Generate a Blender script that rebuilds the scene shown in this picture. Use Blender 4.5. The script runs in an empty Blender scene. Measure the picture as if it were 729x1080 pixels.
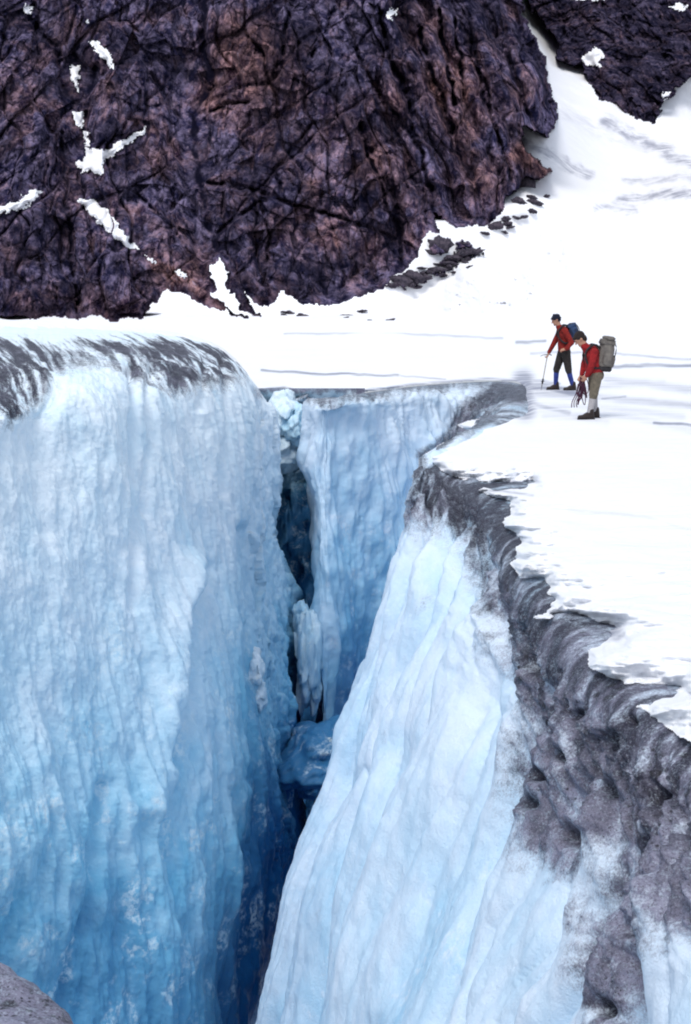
import bpy, bmesh, math, random
import numpy as np
from mathutils import Vector, Matrix
PI = math.pi
random.seed(4)
scn = bpy.context.scene
C = scn.collection
# ------------------------------------------------------------------ camera
F = 1500.0; CX, CY = 364.5, 540.0; H = 2.3
PITCH = math.atan(234.0 / F)
cp, sp = math.cos(PITCH), math.sin(PITCH)
cam_d = bpy.data.cameras.new('camera'); cam = bpy.data.objects.new('camera', cam_d); C.objects.link(cam)
cam.location = (0, 0, H); cam.rotation_euler = (PI/2 - PITCH, 0, 0)
cam_d.sensor_fit = 'VERTICAL'; cam_d.sensor_height = 36; cam_d.lens = 50; cam_d.clip_end = 5000; cam_d.clip_start = .05
scn.camera = cam
# ------------------------------------------------------------------ geometry of the place
def ray(px, py):
    u = (np.asarray(px, float) - CX) / F; v = (CY - np.asarray(py, float)) / F
    return u, cp + v*sp, -sp + v*cp
def atY(px, py, Y):
    dx, dy, dz = ray(px, py); t = np.asarray(Y, float) / dy
    return np.stack([dx*t, dy*t, H + dz*t], -1)
def atZ(px, py, z):
    dx, dy, dz = ray(px, py); t = (np.asarray(z, float) - H) / dz
    return np.stack([dx*t, dy*t, H + dz*t], -1)
def proj(P):
    x, y, z = P[..., 0], P[..., 1], P[..., 2] - H
    dep = y*cp - z*sp; up = y*sp + z*cp
    return CX + F*x/dep, CY - F*up/dep
# ------------------------------------------------------------------ numpy noise
_r = np.random.RandomState(7)
PERM = np.concatenate([_r.permutation(256)]*3)
GR = _r.normal(size=(256, 3)); GR /= np.linalg.norm(GR, axis=1)[:, None]
RND = _r.rand(256, 6)
from concurrent.futures import ThreadPoolExecutor
POOL = ThreadPoolExecutor(4)
def chunked(fn):
    def run(*args, **kw):
        sh = args[0].shape if args[0].ndim > 1 and args[0].shape[-1] == 3 and fn.__name__ in ('noise3', 'facets') else args[0].shape+(1,)
        n = int(np.prod(sh[:-1]))
        arr = [a for a in args if isinstance(a, np.ndarray) and a.shape[:len(sh)-1] == sh[:-1]]
        rest = args[len(arr):]
        if n < 4000: return fn(*args, **kw)
        flat = [a.reshape((n,)+a.shape[len(sh)-1:]) for a in arr]
        res = list(POOL.map(lambda i: fn(*[f[i:i+12000] for f in flat], *rest, **kw), range(0, n, 12000)))
        if isinstance(res[0], tuple): return tuple(np.concatenate([r[k] for r in res]).reshape(sh[:-1]) for k in range(len(res[0])))
        return np.concatenate(res).reshape(sh[:-1])
    return run
@chunked
def noise3(P, seed=0):
    P = P + seed*17.31
    I = np.floor(P).astype(np.int64); f = P - I; I &= 255
    w = f*f*f*(f*(f*6-15)+10)
    out = 0
    for a in (0, 1):
        wa = w[..., 0] if a else 1-w[..., 0]
        for b in (0, 1):
            wb = w[..., 1] if b else 1-w[..., 1]
            for c in (0, 1):
                wc = w[..., 2] if c else 1-w[..., 2]
                h = PERM[PERM[PERM[(I[..., 0]+a) & 255] + ((I[..., 1]+b) & 255)] + ((I[..., 2]+c) & 255)]
                g = GR[h]
                d = g[..., 0]*(f[..., 0]-a) + g[..., 1]*(f[..., 1]-b) + g[..., 2]*(f[..., 2]-c)
                out = out + wa*wb*wc*d
    return out*1.6
def fbm(P, oct=4, seed=0, gain=.5, kind='n'):
    a, s, out = 1., 1., 0
    for i in range(oct):
        n = noise3(P*s, seed+i)
        if kind == 'r': n = 1-2*np.abs(n)
        if kind == 'b': n = 2*np.abs(n)-.6
        out = out + a*n; a *= gain; s *= 2.03
    return out
@chunked
def facets(P, seed=0):
    """blocky cells: returns displaced plane value, edge distance"""
    P = P + seed*9.7
    I = np.floor(P).astype(np.int64)
    best = np.full(P.shape[:-1], 9.); sec = best.copy(); val = np.zeros_like(best)
    for a in (-1, 0, 1):
        for b in (-1, 0, 1):
            for c in (-1, 0, 1):
                J = I + np.array([a, b, c])
                h = PERM[PERM[PERM[J[..., 0] & 255] + (J[..., 1] & 255)] + (J[..., 2] & 255)]
                R = RND[h]
                D = P - (J + R[..., :3])
                d = (D**2).sum(-1)
                v = (D*(R[..., 3:6]-.5)).sum(-1)*2.2 + (R[..., 3]-.5)
                m = d < best
                sec = np.where(m, best, np.minimum(sec, d))
                val = np.where(m, v, val); best = np.where(m, d, best)
    return val, np.sqrt(sec)-np.sqrt(best)
def sstep(a, b, x):
    t = np.clip((x-a)/(b-a), 0, 1); return t*t*(3-2*t)
@chunked
def inside(px, py, poly):
    r = np.zeros(px.shape, bool); n = len(poly)
    for i in range(n):
        x1, y1 = poly[i]; x2, y2 = poly[(i+1) % n]
        if y1 == y2: continue
        r ^= ((y1 > py) != (y2 > py)) & (px < (x2-x1)*(py-y1)/(y2-y1)+x1)
    return r
@chunked
def segdist(px, py, line, closed=False):
    d = np.full(px.shape, 1e9); n = len(line)
    for i in range(n if closed else n-1):
        x1, y1 = line[i][:2]; x2, y2 = line[(i+1) % n][:2]
        L = (x2-x1)**2+(y2-y1)**2+1e-9
        t = np.clip(((px-x1)*(x2-x1)+(py-y1)*(y2-y1))/L, 0, 1)
        d = np.minimum(d, np.hypot(px-x1-t*(x2-x1), py-y1-t*(y2-y1)))
    return d
def sdist(px, py, poly):
    d = segdist(px, py, poly, True); return np.where(inside(px, py, poly), d, -d)
# ------------------------------------------------------------------ object helpers
def mesh_from(name, V, Fc, mats=(), attrs=None, smooth=True, parent=None, matidx=None):
    me = bpy.data.meshes.new(name); V = np.asarray(V, np.float32).reshape(-1, 3); Fc = np.asarray(Fc, np.int32)
    me.vertices.add(len(V)); me.vertices.foreach_set('co', V.ravel())
    k = Fc.shape[1]
    me.loops.add(Fc.size); me.loops.foreach_set('vertex_index', Fc.ravel())
    me.polygons.add(len(Fc)); me.polygons.foreach_set('loop_start', np.arange(0, Fc.size, k, dtype=np.int32))
    me.polygons.foreach_set('use_smooth', np.full(len(Fc), smooth))
    for m in mats: me.materials.append(m)
    if attrs:
        for an, av in attrs.items():
            a = me.attributes.new(an, 'FLOAT', 'POINT'); a.data.foreach_set('value', np.asarray(av, np.float32).ravel())
    me.update(calc_edges=True); me.validate()
    o = bpy.data.objects.new(name, me); C.objects.link(o)
    if parent: o.parent = parent
    return o
def grid_faces(nr, nc):
    i = np.arange(nr*nc).reshape(nr, nc)
    return np.stack([i[:-1, :-1], i[1:, :-1], i[1:, 1:], i[:-1, 1:]], -1)
def sub_mesh(name, P, faces_mask, mats, attrs=None, flip=False):
    Fq = grid_faces(*P.shape[:2])[faces_mask]
    if flip: Fq = Fq[:, ::-1]
    used, inv = np.unique(Fq, return_inverse=True)
    V = P.reshape(-1, 3)[used]
    at = {k: v.ravel()[used] for k, v in (attrs or {}).items()}
    return mesh_from(name, V, inv.reshape(-1, 4), mats, at)
def structure(o, label=None):
    o['kind'] = 'structure'
    if label: o['label'] = label
    return o
def tag(o, label, cat, group=None):
    o['label'] = label; o['category'] = cat
    if group: o['group'] = group
    return o
def catmull(Ct, n):
    """Ct (k,...): resample along axis 0 to n"""
    k = len(Ct); t = np.linspace(0, k-1-1e-9, n); i = np.floor(t).astype(int); f = (t-i).reshape((-1,)+(1,)*(Ct.ndim-1))
    g = lambda j: Ct[np.clip(j, 0, k-1)]
    p0, p1, p2, p3 = g(i-1), g(i), g(i+1), g(i+2)
    return .5*((2*p1)+(-p0+p2)*f+(2*p0-5*p1+4*p2-p3)*f*f+(-p0+3*p1-3*p2+p3)*f**3)
def resample_section(S, m):
    """S list of xyz -> m points equally spaced (dense catmull)"""
    D = catmull(np.asarray(S), 240); L = np.concatenate([[0], np.cumsum(np.linalg.norm(np.diff(D, axis=0), axis=1))])
    return L, D
def normals(P):
    a = np.gradient(P, axis=0); b = np.gradient(P, axis=1)
    n = np.cross(a, b); return n/(np.linalg.norm(n, axis=-1, keepdims=True)+1e-9)
# ------------------------------------------------------------------ materials
class NT:
    def __init__(s, name):
        s.m = bpy.data.materials.new(name); s.m.use_nodes = True; s.t = s.m.node_tree; s.n = s.t.nodes; s.n.clear()
        s.out = s.n.new('ShaderNodeOutputMaterial'); s.b = s.n.new('ShaderNodeBsdfPrincipled')
        s.t.links.new(s.b.outputs[0], s.out.inputs[0]); s.geo = s.n.new('ShaderNodeNewGeometry')
    def put(s, sock, v):
        if isinstance(v, bpy.types.NodeSocket): s.t.links.new(v, sock)
        elif isinstance(v, tuple) and len(v) == 3 and sock.type == 'RGBA': sock.default_value = v+(1,)
        else: sock.default_value = v
    def pos(s, sc=(1, 1, 1), rot=(0, 0, 0)):
        m = s.n.new('ShaderNodeMapping'); m.inputs['Scale'].default_value = sc; m.inputs['Rotation'].default_value = rot
        s.t.links.new(s.geo.outputs['Position'], m.inputs['Vector']); return m.outputs[0]
    def noise(s, scale, detail=5, rough=.55, vec=None, dist=0, sc=(1, 1, 1)):
        n = s.n.new('ShaderNodeTexNoise'); s.put(n.inputs['Vector'], vec if vec is not None else s.pos(sc))
        n.inputs['Scale'].default_value = scale; n.inputs['Detail'].default_value = detail
        n.inputs['Roughness'].default_value = rough; n.inputs['Distortion'].default_value = dist; return n.outputs[0]
    def voro(s, scale, feat='F1', sc=(1, 1, 1), vec=None):
        n = s.n.new('ShaderNodeTexVoronoi'); n.feature = feat; s.put(n.inputs['Vector'], vec if vec is not None else s.pos(sc))
        n.inputs['Scale'].default_value = scale; return n
    def attr(s, name):
        a = s.n.new('ShaderNodeAttribute'); a.attribute_name = name; return a.outputs['Fac']
    def math(s, op, a, b=0., c=None, clamp=False):
        m = s.n.new('ShaderNodeMath'); m.operation = op; m.use_clamp = clamp
        s.put(m.inputs[0], a); s.put(m.inputs[1], b)
        if c is not None: s.put(m.inputs[2], c)
        return m.outputs[0]
    def ramp(s, v, lo, hi, a=0., b=1.):
        m = s.n.new('ShaderNodeMapRange'); m.interpolation_type = 'SMOOTHSTEP'; s.put(m.inputs[0], v)
        for i, x in enumerate((lo, hi, a, b)): m.inputs[i+1].default_value = x
        return m.outputs[0]
    def mix(s, f, a, b, mode='MIX'):
        m = s.n.new('ShaderNodeMix'); m.data_type = 'RGBA'; m.blend_type = mode
        s.put(m.inputs[0], f); s.put(m.inputs[6], a); s.put(m.inputs[7], b); return m.outputs[2]
    def bump(s, h, strength, dist, prev=None):
        b = s.n.new('ShaderNodeBump'); b.inputs['Strength'].default_value = strength; b.inputs['Distance'].default_value = dist
        s.put(b.inputs['Height'], h)
        if prev is not None: s.put(b.inputs['Normal'], prev)
        return b.outputs[0]
    def done(s, col, rough=.7, nrm=None, spec=.3):
        s.put(s.b.inputs['Base Color'], col); s.put(s.b.inputs['Roughness'], rough); s.b.inputs['Specular IOR Level'].default_value = spec
        if nrm is not None: s.put(s.b.inputs['Normal'], nrm)
        return s.m
def mat_ice(name, pale, blue, frost, deep):
    n = NT(name)
    bl = n.attr('blue'); dirt_shade = n.attr('dirt_shade'); dark = n.attr('dark')
    streak = n.noise(5, 6, .6, sc=(1, 1, .12))
    fine = n.noise(9, 7, .65)
    mott = n.noise(1.1, 6, .65, dist=.6)
    f1 = n.math('ADD', bl, n.math('MULTIPLY_ADD', mott, .9, -.45), clamp=True)
    f1 = n.math('ADD', f1, n.math('MULTIPLY_ADD', streak, .45, -.22), clamp=True)
    col = n.mix(f1, pale, blue)
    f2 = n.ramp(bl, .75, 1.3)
    col = n.mix(f2, col, deep)  # deep ice tint; also puts the crevasse gap's shade into the colour
    # frost crusts of rime
    fr = n.math('MULTIPLY', n.ramp(n.noise(1.6, 7, .7, dist=.4), .52, .66), n.ramp(n.noise(14, 4, .7), .38, .6))
    fr = n.math('MULTIPLY', fr, n.ramp(bl, .1, .5, .3, .85))
    col = n.mix(fr, col, frost)
    # grit
    gs = n.noise(9, 9, .78); gl = n.noise(1.6, 6, .6, dist=.4)
    dn = n.math('ADD', dirt_shade, n.math('MULTIPLY', n.math('MULTIPLY_ADD', gs, 1.5, -.75), n.math('MULTIPLY', n.ramp(dirt_shade, 0., .25), n.ramp(dirt_shade, 1.3, .6, .6, 1.))))
    dn = n.ramp(n.math('ADD', dn, n.math('MULTIPLY', n.math('MULTIPLY_ADD', n.noise(60, 3, .8), 1.4, -.7), n.ramp(dirt_shade, .02, .3))), .08, 1.05, 0, 1)
    sp_ = n.voro(9); sp2 = n.voro(21)
    spots = n.math('MULTIPLY', n.ramp(sp_.outputs['Distance'], .34, .16), n.ramp(n.noise(2.0, 3), .52, .60))
    spots = n.math('MAXIMUM', spots, n.math('MULTIPLY', n.ramp(sp2.outputs['Distance'], .30, .14), n.ramp(n.noise(3.1, 3), .50, .6)))
    tone = n.math('ADD', n.math('MULTIPLY_ADD', gl, 1.7, -.85), n.math('MULTIPLY_ADD', gs, .7, -.35))
    tone = n.math('ADD', tone, n.math('MULTIPLY_ADD', dark, -.75, .72), clamp=True)
    dcol = n.mix(tone, (.018, .018, .036), (.27, .27, .37))
    grit = n.noise(70, 3, .8); peb = n.voro(48)
    dcol = n.mix(n.ramp(grit, .50, .66, 0, .75), dcol, (.035, .033, .05))
    dcol = n.mix(n.ramp(grit, .44, .30, 0, .5), dcol, (.36, .37, .46))
    spots = n.math('MAXIMUM', spots, n.math('MULTIPLY', n.ramp(peb.outputs['Distance'], .30, .18), n.ramp(n.noise(4, 4), .46, .58)))
    dcol = n.mix(n.math('MULTIPLY', spots, .85), dcol, (.008, .007, .012))
    col = n.mix(dn, col, dcol)
    h = n.math('ADD', n.math('MULTIPLY', fine, .5), n.math('MULTIPLY', streak, .7))
    nr = n.bump(h, .55, .06)
    nr = n.bump(n.noise(38, 5, .7), .45, .02, nr)
    return n.done(col, n.ramp(bl, 0, 1, .62, .34), nr, .35)
def mat_snow():
    n = NT('snow'); d = n.attr('dirt_shade')
    st = n.noise(1.0, 6, .65, sc=(.5, 2.2, 1))
    f = n.math('MULTIPLY', n.ramp(d, .05, .95), n.ramp(st, .3, .62, .25, 1.2), clamp=True)
    base = n.mix(n.noise(.35, 6, .7), (.80, .83, .89), (.93, .93, .94))
    col = n.mix(f, base, n.mix(n.noise(4, 5, .7), (.17, .18, .24), (.42, .45, .54)))
    nr = n.bump(n.noise(1.8, 9, .66, sc=(.7, 1.6, 1)), .55, .16)
    nr = n.bump(n.noise(26, 4, .6), .2, .015, nr)
    return n.done(col, .65, nr, .25)
def mat_farsnow():
    n = NT('mountain_snow'); d = n.attr('dirt_shade')
    st = n.noise(.12, 7, .65, dist=.4)
    f = n.math('MULTIPLY', n.ramp(d, .05, 1.0), n.ramp(st, .35, .62, .15, 1.1), clamp=True)
    base = n.mix(n.noise(.02, 6, .6), (.84, .86, .91), (.92, .92, .94))
    col = n.mix(f, base, n.mix(n.noise(.5, 5, .7), (.20, .19, .24), (.42, .46, .56)))
    nr = n.bump(n.noise(.1, 8, .62), .5, 1.6)
    return n.done(col, .7, nr, .2)
def mat_rock(name, k=1.0):
    n = NT(name); br = n.attr('brown'); cr = n.attr('crack')
    big = n.noise(.07, 6, .62, dist=.8); med = n.noise(.30, 9, .72, dist=.2, sc=(1, 1, .8)); fine = n.noise(1.5, 6, .75)
    diag = n.noise(.5, 7, .7, vec=n.pos((1, 1, .25), (0, .5, 0)))
    va = n.voro(.16, 'F1', sc=(1, 1, .6)); vb = n.voro(.45, 'F1', sc=(1, 1, .7)); vc = n.voro(.11, 'DISTANCE_TO_EDGE', sc=(1, 1, .6))
    sep = [n.n.new('ShaderNodeSeparateColor') for _ in (0, 1)]
    n.put(sep[0].inputs[0], va.outputs['Color']); n.put(sep[1].inputs[0], vb.outputs['Color'])
    shade = n.math('ADD', n.math('MULTIPLY', sep[0].outputs[0], .5), n.math('MULTIPLY_ADD', sep[1].outputs[0], .7, .42))
    cell = n.ramp(n.noise(.18, 8, .75, dist=.6, sc=(1, 1, .8)), .40, .60)
    blu = n.mix(n.ramp(med, .38, .64), (.010*k, .010*k, .030*k), (.125*k, .105*k, .175*k))
    f = n.math('ADD', n.math('MULTIPLY', br, .8), n.math('MULTIPLY_ADD', big, 2.4, -1.10), clamp=True)
    f = n.math('ADD', f, n.math('MULTIPLY_ADD', diag, 1.6, -.85), clamp=True)
    brn = n.mix(n.ramp(med, .36, .66), (.030*k, .013*k, .018*k), (.31*k, .175*k, .17*k))
    col = n.mix(f, blu, brn)
    col = n.mix(n.math('MULTIPLY', n.ramp(diag, .58, .72), .6), col, (.26*k, .22*k, .30*k))
    dark = n.math('MULTIPLY', n.ramp(cr, .05, .8, 1, .04), n.ramp(fine, .30, .50, .22, 1.))
    dark = n.math('MULTIPLY', dark, n.math('MULTIPLY_ADD', cell, .6, .4))
    dark = n.math('MULTIPLY', dark, shade)
    dark = n.math('MULTIPLY', dark, n.ramp(n.noise(.045, 5, .6, dist=.3), .36, .60, .38, 1.25))
    dark = n.math('MULTIPLY', dark, n.ramp(vc.outputs['Distance'], 0, .045, .5, 1))
    col = n.mix(dark, (.004, .004, .012), col)
    h = n.math('ADD', n.math('MULTIPLY', med, 1.6), n.math('MULTIPLY', fine, .5))
    nr = n.bump(h, .6, .8)
    return n.done(col, .95, nr, .03)
def mat_plain(name, c, c2=None, rough=.8, scale=30, bump=.004, spec=.25):
    n = NT(name); tc = n.n.new('ShaderNodeTexCoord')
    ns = n.noise(scale, 5, .6, vec=tc.outputs['Object'])
    col = n.mix(n.ramp(ns, .3, .7), c, c2 or tuple(x*.7 for x in c))
    return n.done(col, rough, n.bump(ns, .6, bump), spec)
ICE_L = mat_ice('blue_ice', (.76, .862, .94), (.21, .56, .775), (.74, .87, .93), (.012, .14, .36))
ICE_R = mat_ice('pale_ice', (.66, .77, .89), (.26, .58, .81), (.72, .81, .92), (.05, .18, .44))
SNOW = mat_snow(); FSNOW = mat_farsnow(); ROCK = mat_rock('cliff_rock', 1.6); ROCK2 = mat_rock('far_cliff_rock', .85)
# ================================================================== BACKGROUND AND SNOWFIELD
def rbf(ctrl, px, py, c=25.):
    A = np.array(ctrl, float); X = A[:, :2]/100.; q = 1./A[:, 2]; n = len(A); c = c/100.
    K = np.sqrt(((X[:, None]-X[None])**2).sum(-1)+c*c)
    M = np.zeros((n+3, n+3)); M[:n, :n] = -K + 1e-4*np.eye(n); M[:n, n] = 1; M[:n, n+1:] = X; M[n, :n] = 1; M[n+1:, :n] = X.T
    w = np.linalg.solve(M, np.concatenate([q, [0, 0, 0]]))
    @chunked
    def ev(x, y):
        o = w[n]+w[n+1]*x+w[n+2]*y
        for i in range(n): o = o - w[i]*np.sqrt((x-X[i, 0])**2+(y-X[i, 1])**2+c*c)
        return o
    return ev(px/100., py/100.)
planeY = lambda py: float(atZ(364, py, 0)[1])
snow_ctrl = [(-400, 336, 380), (-150, 336, 380), (0, 336, 380), (150, 334, 385), (300, 331, 390), (380, 316, 400), (430, 298, 412), (500, 238, 440),
             (550, 190, 470), (729, 310, 170), (729, 260, 300), (729, 200, 480), (729, 172, 560), (640, 125, 630), (580, 60, 720),
             (555, 5, 780), (729, 80, 720), (950, 60, 740), (950, 250, 320), (600, 300, 230), (600, 250, 370), (450, 310, 330), (600, 330, 130), (450, 336, 140),
             (560, -100, 860), (900, -150, 900), (-400, 0, 480), (0, 0, 480), (300, 0, 500), (500, 100, 560)]
for x in (-400, -100, 150, 300, 450, 600, 729, 950):
    for y in (355, 375): snow_ctrl.append((x, y, planeY(y)))
rock1_ctrl = [(-400, 336, 380), (0, 336, 379), (0, 0, 450), (-400, -150, 480), (250, 330, 383), (250, 0, 440), (380, 315, 393), (450, 250, 412), (520, 230, 425),
              (550, 180, 440), (400, 100, 425), (500, 100, 440), (560, 100, 455), (592, 120, 470), (550, 0, 475), (300, -150, 480), (600, -150, 500), (100, 200, 400), (200, 120, 425)]
rock2_ctrl = [(555, 0, 760), (729, 0, 740), (650, 110, 660), (690, 130, 650), (729, 78, 690), (600, 65, 700), (729, -150, 800), (500, -150, 850), (950, 0, 740), (950, -150, 800)]
xs = np.concatenate([np.linspace(-500, -40, 60, endpoint=False), np.arange(-40, 770, .9), np.linspace(770, 1250, 70)])
ys_bg = np.concatenate([np.linspace(-140, -14, 26, endpoint=False), np.arange(-14, 352, .9)])
PX, PY = np.meshgrid(xs, ys_bg)
NP2 = np.stack([PX, PY, PX*0], -1)
wx = PX + 5*fbm(NP2/16., 5, 1, gain=.55); wy = PY + 4*fbm(NP2/14., 5, 5, gain=.55)
rock1_poly = [(-600, 333), (0, 333), (60, 335), (150, 336), (158, 325), (168, 309), (176, 303), (188, 309), (203, 316), (222, 324), (232, 327), (240, 322), (243, 330), (262, 334), (236, 322),
              (218, 305), (229, 302), (222, 281), (229, 271), (240, 284), (243, 296), (240, 302), (254, 325), (274, 333), (262, 318), (252, 305), (272, 320), (283, 321),
              (297, 305), (314, 317), (330, 322), (352, 321), (368, 316), (390, 309), (405, 303), (420, 288), (440, 272), (452, 247), (462, 246), (458, 224), (470, 233),
              (487, 236), (515, 236), (529, 225), (539, 205), (548, 187), (566, 189), (583, 181), (570, 172), (553, 161), (551, 133), (562, 136), (580, 147), (592, 120), (581, 104), (572, 60),
              (552, 12), (549, -5), (520, -200), (-600, -200)]
rock2_poly = [(556, -200), (554, -8), (560, 8), (577, 30), (587, 40), (590, 62), (605, 70), (615, 68), (618, 85), (640, 105), (660, 120), (690, 132), (705, 105), (729, 76), (800, 50), (1300, -60), (1300, -200)]
talus = [[(420, 300), (425, 292), (447, 287), (452, 295), (437, 303)], [(455, 262), (462, 250), (472, 254), (470, 266), (458, 270)], [(462, 277), (478, 270), (495, 262), (508, 266), (492, 272), (476, 280)],
         [(448, 286), (462, 284), (472, 288), (455, 290)], [(482, 258), (490, 255), (496, 260), (486, 262)]]
m1 = inside(wx, wy, rock1_poly); m2 = inside(wx, wy, rock2_poly) & ~m1
mt = np.zeros_like(m1)
for tp in talus: mt |= inside(PX+6*fbm(NP2/5., 3, 401), PY+5*fbm(NP2/5., 3, 405), tp)
mt &= ~m1
qs = rbf(snow_ctrl, PX, PY); q1 = rbf(rock1_ctrl, PX, PY); q2 = rbf(rock2_ctrl, PX, PY)
qs = np.clip(qs, 1/1100., 1/40.)
Z0 = atY(PX, PY, 1/np.clip(q1, 1/1100., 1.))
# cracks
cracks = [([(216, -20), (214, 40), (222, 90), (205, 118), (206, 160), (214, 200), (222, 240), (228, 262)], 6, .8), ([(64, 140), (72, 220), (78, 290), (84, 333)], 3, .5),
          ([(206, 120), (240, 110), (268, 105)], 3, .5), ([(214, 190), (270, 200), (300, 212), (365, 230)], 3, .6), ([(225, 250), (262, 220), (278, 208)], 3, .5), ([(275, 215), (285, 250), (275, 300)], 3, .4),
          ([(300, 212), (290, 180), (330, 130)], 3, .3), ([(355, 0), (345, 30), (330, 60)], 4, .5), ([(372, 50), (400, 100), (440, 150), (460, 220)], 5, .6), ([(400, 10), (412, 60), (430, 110), (438, 150)], 4, .7),
          ([(440, 20), (452, 60), (470, 115), (476, 140)], 4, .9), ([(462, 10), (470, 60), (480, 110)], 3, .8), ([(478, 20), (484, 60), (490, 100)], 3, .7), ([(500, 60), (512, 110), (540, 190)], 4, .6),
          ([(525, 10), (540, 60), (556, 120)], 4, .4), ([(378, 130), (395, 180), (420, 240), (425, 280)], 4, .6), ([(365, 230), (410, 250), (440, 262)], 3, .4), ([(310, 0), (300, 40), (290, 80)], 4, .5),
          ([(30, 20), (60, 50), (70, 100)], 6, .5), ([(100, 70), (90, 110), (92, 150)], 6, .5), ([(120, 0), (150, 40), (170, 100), (200, 130)], 4, .4), ([(140, 200), (180, 240), (215, 290)], 3, .4),
          ([(560, 10), (600, 40), (640, 90)], 5, .3), ([(650, 0), (665, 50), (660, 100)], 4, .3)]
cfx = PX + 4*fbm(NP2/22., 3, 9); cfy = PY + 3*fbm(NP2/20., 3, 12)
crack = np.zeros_like(PX)
for ln, w, a in cracks:
    crack = np.maximum(crack, min(1, a*1.25)*np.exp(-(segdist(cfx, cfy, ln)/(w*.75))**2))
# rock relief (metres)
Zs = Z0*np.array([1, .5, .55])
warp = np.stack([fbm(Z0/14., 2, 21), fbm(Z0/14., 2, 24), fbm(Z0/14., 2, 27)], -1)*1.6
fv1, fe1 = facets((Zs+warp)/11., 1); fv2, fe2 = facets((Zs+warp*.6)/4.2, 2); fv3, _ = facets((Zs+warp*.4)/1.7, 3)
rel = 5.0*fv1 + 1.5*fv2 + .35*fv3 + .5*fbm(Z0/9., 3, 31) + .15*fbm(Z0/1.6, 3, 35) + 3.0*fbm(Z0*np.array([1, 1, .35])/34., 2, 33, kind='r')
pill = sstep(360, 420, PX)*sstep(600, 540, PX)*sstep(260, 180, PY)*sstep(-60, 20, PY)
pc = (PX - .42*PY + 5*fbm(NP2/30., 3, 43))
rel = rel + pill*4.6*(np.abs(np.sin(pc/9.5))-.5)*2.0
def slabs(P, ang, L, seed, amp):
    a = (P[..., 0]*math.cos(ang)+P[..., 2]*math.sin(ang))/L + .55*fbm(P/(L*3.2), 3, seed)
    b = (-P[..., 0]*math.sin(ang)+P[..., 2]*math.cos(ang))/(L*3.6) + .5*fbm(P/(L*3.5), 2, seed+4)
    i = np.floor(a).astype(np.int64); j = np.floor(b + RND[i & 255, 2]*3).astype(np.int64); f = a-np.floor(a)
    R_ = RND[PERM[(PERM[i & 255] + j) & 255]]
    return amp*((R_[..., 0]-.5)*2 + (R_[..., 1]-.5)*(f-.5)*1.6) - amp*.8*np.exp(-(np.minimum(f, 1-f)/.06)**2)
rel = rel + slabs(Z0, .22, 9., 61, 2.7) + slabs(Z0, -.8, 13., 71, 2.2) + slabs(Z0, .1, 3.2, 81, .7) + slabs(Z0, 1.0, 4.5, 91, .55)
# broad promontory of brown rock with dark gully on its left
rel = rel - 9*np.exp(-(segdist(PX, PY, [(205, -20), (200, 110), (222, 265)])/26.)**2) + 3*sstep(300, 230, PX)*0
rel = rel - 8*np.exp(-(segdist(PX, PY, [(45, 0), (85, 80), (90, 150), (70, 190)])/22.)**2)
crack = crack*np.clip(.75+.7*fbm(NP2/12., 4, 431), .15, 1.15)
rel = rel - 8.0*crack
edge1 = sdist(wx, wy, rock1_poly)
wb = sstep(175, 235, PY)
rel = rel*(1-wb*(1-sstep(0, 16, edge1)))*(1-.25*sstep(400, 540, PX))
Dbase = 1/np.clip(q1, 1/1100., 1.)
Dr1 = Dbase - rel
Zf = atY(PX, PY, 1/np.clip(q2, 1/1200., 1.))
w2 = np.stack([fbm(Zf/20., 3, 51), fbm(Zf/20., 3, 54), fbm(Zf/20., 3, 57)], -1)*6
gv1, _ = facets((Zf*np.array([1, .5, .6])+w2)/19., 4); gv2, _ = facets((Zf*np.array([1, .5, .6])+w2)/7., 5)
Dr2 = 1/np.clip(q2, 1/1200., 1.) - (slabs(Zf, .3, 12., 61, 2.6) + slabs(Zf, -.8, 16., 71, 2.) + slabs(Zf, .2, 5., 81, 1.2) + 4*gv1 + 2.4*gv2 + 3*fbm(Zf/22., 4, 61) - 10*crack)
Ds = 1/qs
Sb = atY(PX, PY, Ds)
amp = np.clip(Ds/400., .05, 1.6)*sstep(70, 300, Ds)*(1-.75*sstep(200, 240, PY))
Ds = Ds - amp*(2.4*fbm(Sb/28., 5, 71))
wsn = wb*sstep(-120, -28, edge1)*sstep(345, 330, PY)
Ds = Ds*(1-wsn) + (Dbase-2.5)*wsn
D = np.where(m1, np.minimum(Dr1, 1/np.clip(q1, 1/1100., 1.)+9), np.where(m2, Dr2, Ds))
D = np.where(mt, D-1.5-2*np.abs(fbm(Z0/3., 3, 411)), D)
D = np.maximum(D, 60.)
# ground plane for the near rows (py > ~352): real flat glacier with undulation
def ground(px, py, zoff=0.):
    G = atZ(px, py, -.02)
    near = sstep(110, 60, G[..., 1])
    und = near*np.minimum(1, (13/np.clip(G[..., 1], 1, 999))**2)*(.07*fbm(G*np.array([.35, .35, 1])+3.3, 4, 81) + .02*fbm(G*np.array([1.6, 1.6, 1]), 3, 84)*sstep(45, 15, G[..., 1]))
    return atZ(px, py, und+zoff)
Gp = ground(PX, np.maximum(PY, 338.))
wg = sstep(340, 352, PY)
q = (1-wg)/D + wg/Gp[..., 1]
BG = atY(PX, PY, 1/q)
vm = (m1 | mt)*1 + m2*2
vf = np.maximum(np.maximum(vm[:-1, :-1], vm[1:, :-1]), np.maximum(vm[:-1, 1:], vm[1:, 1:]))
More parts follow.
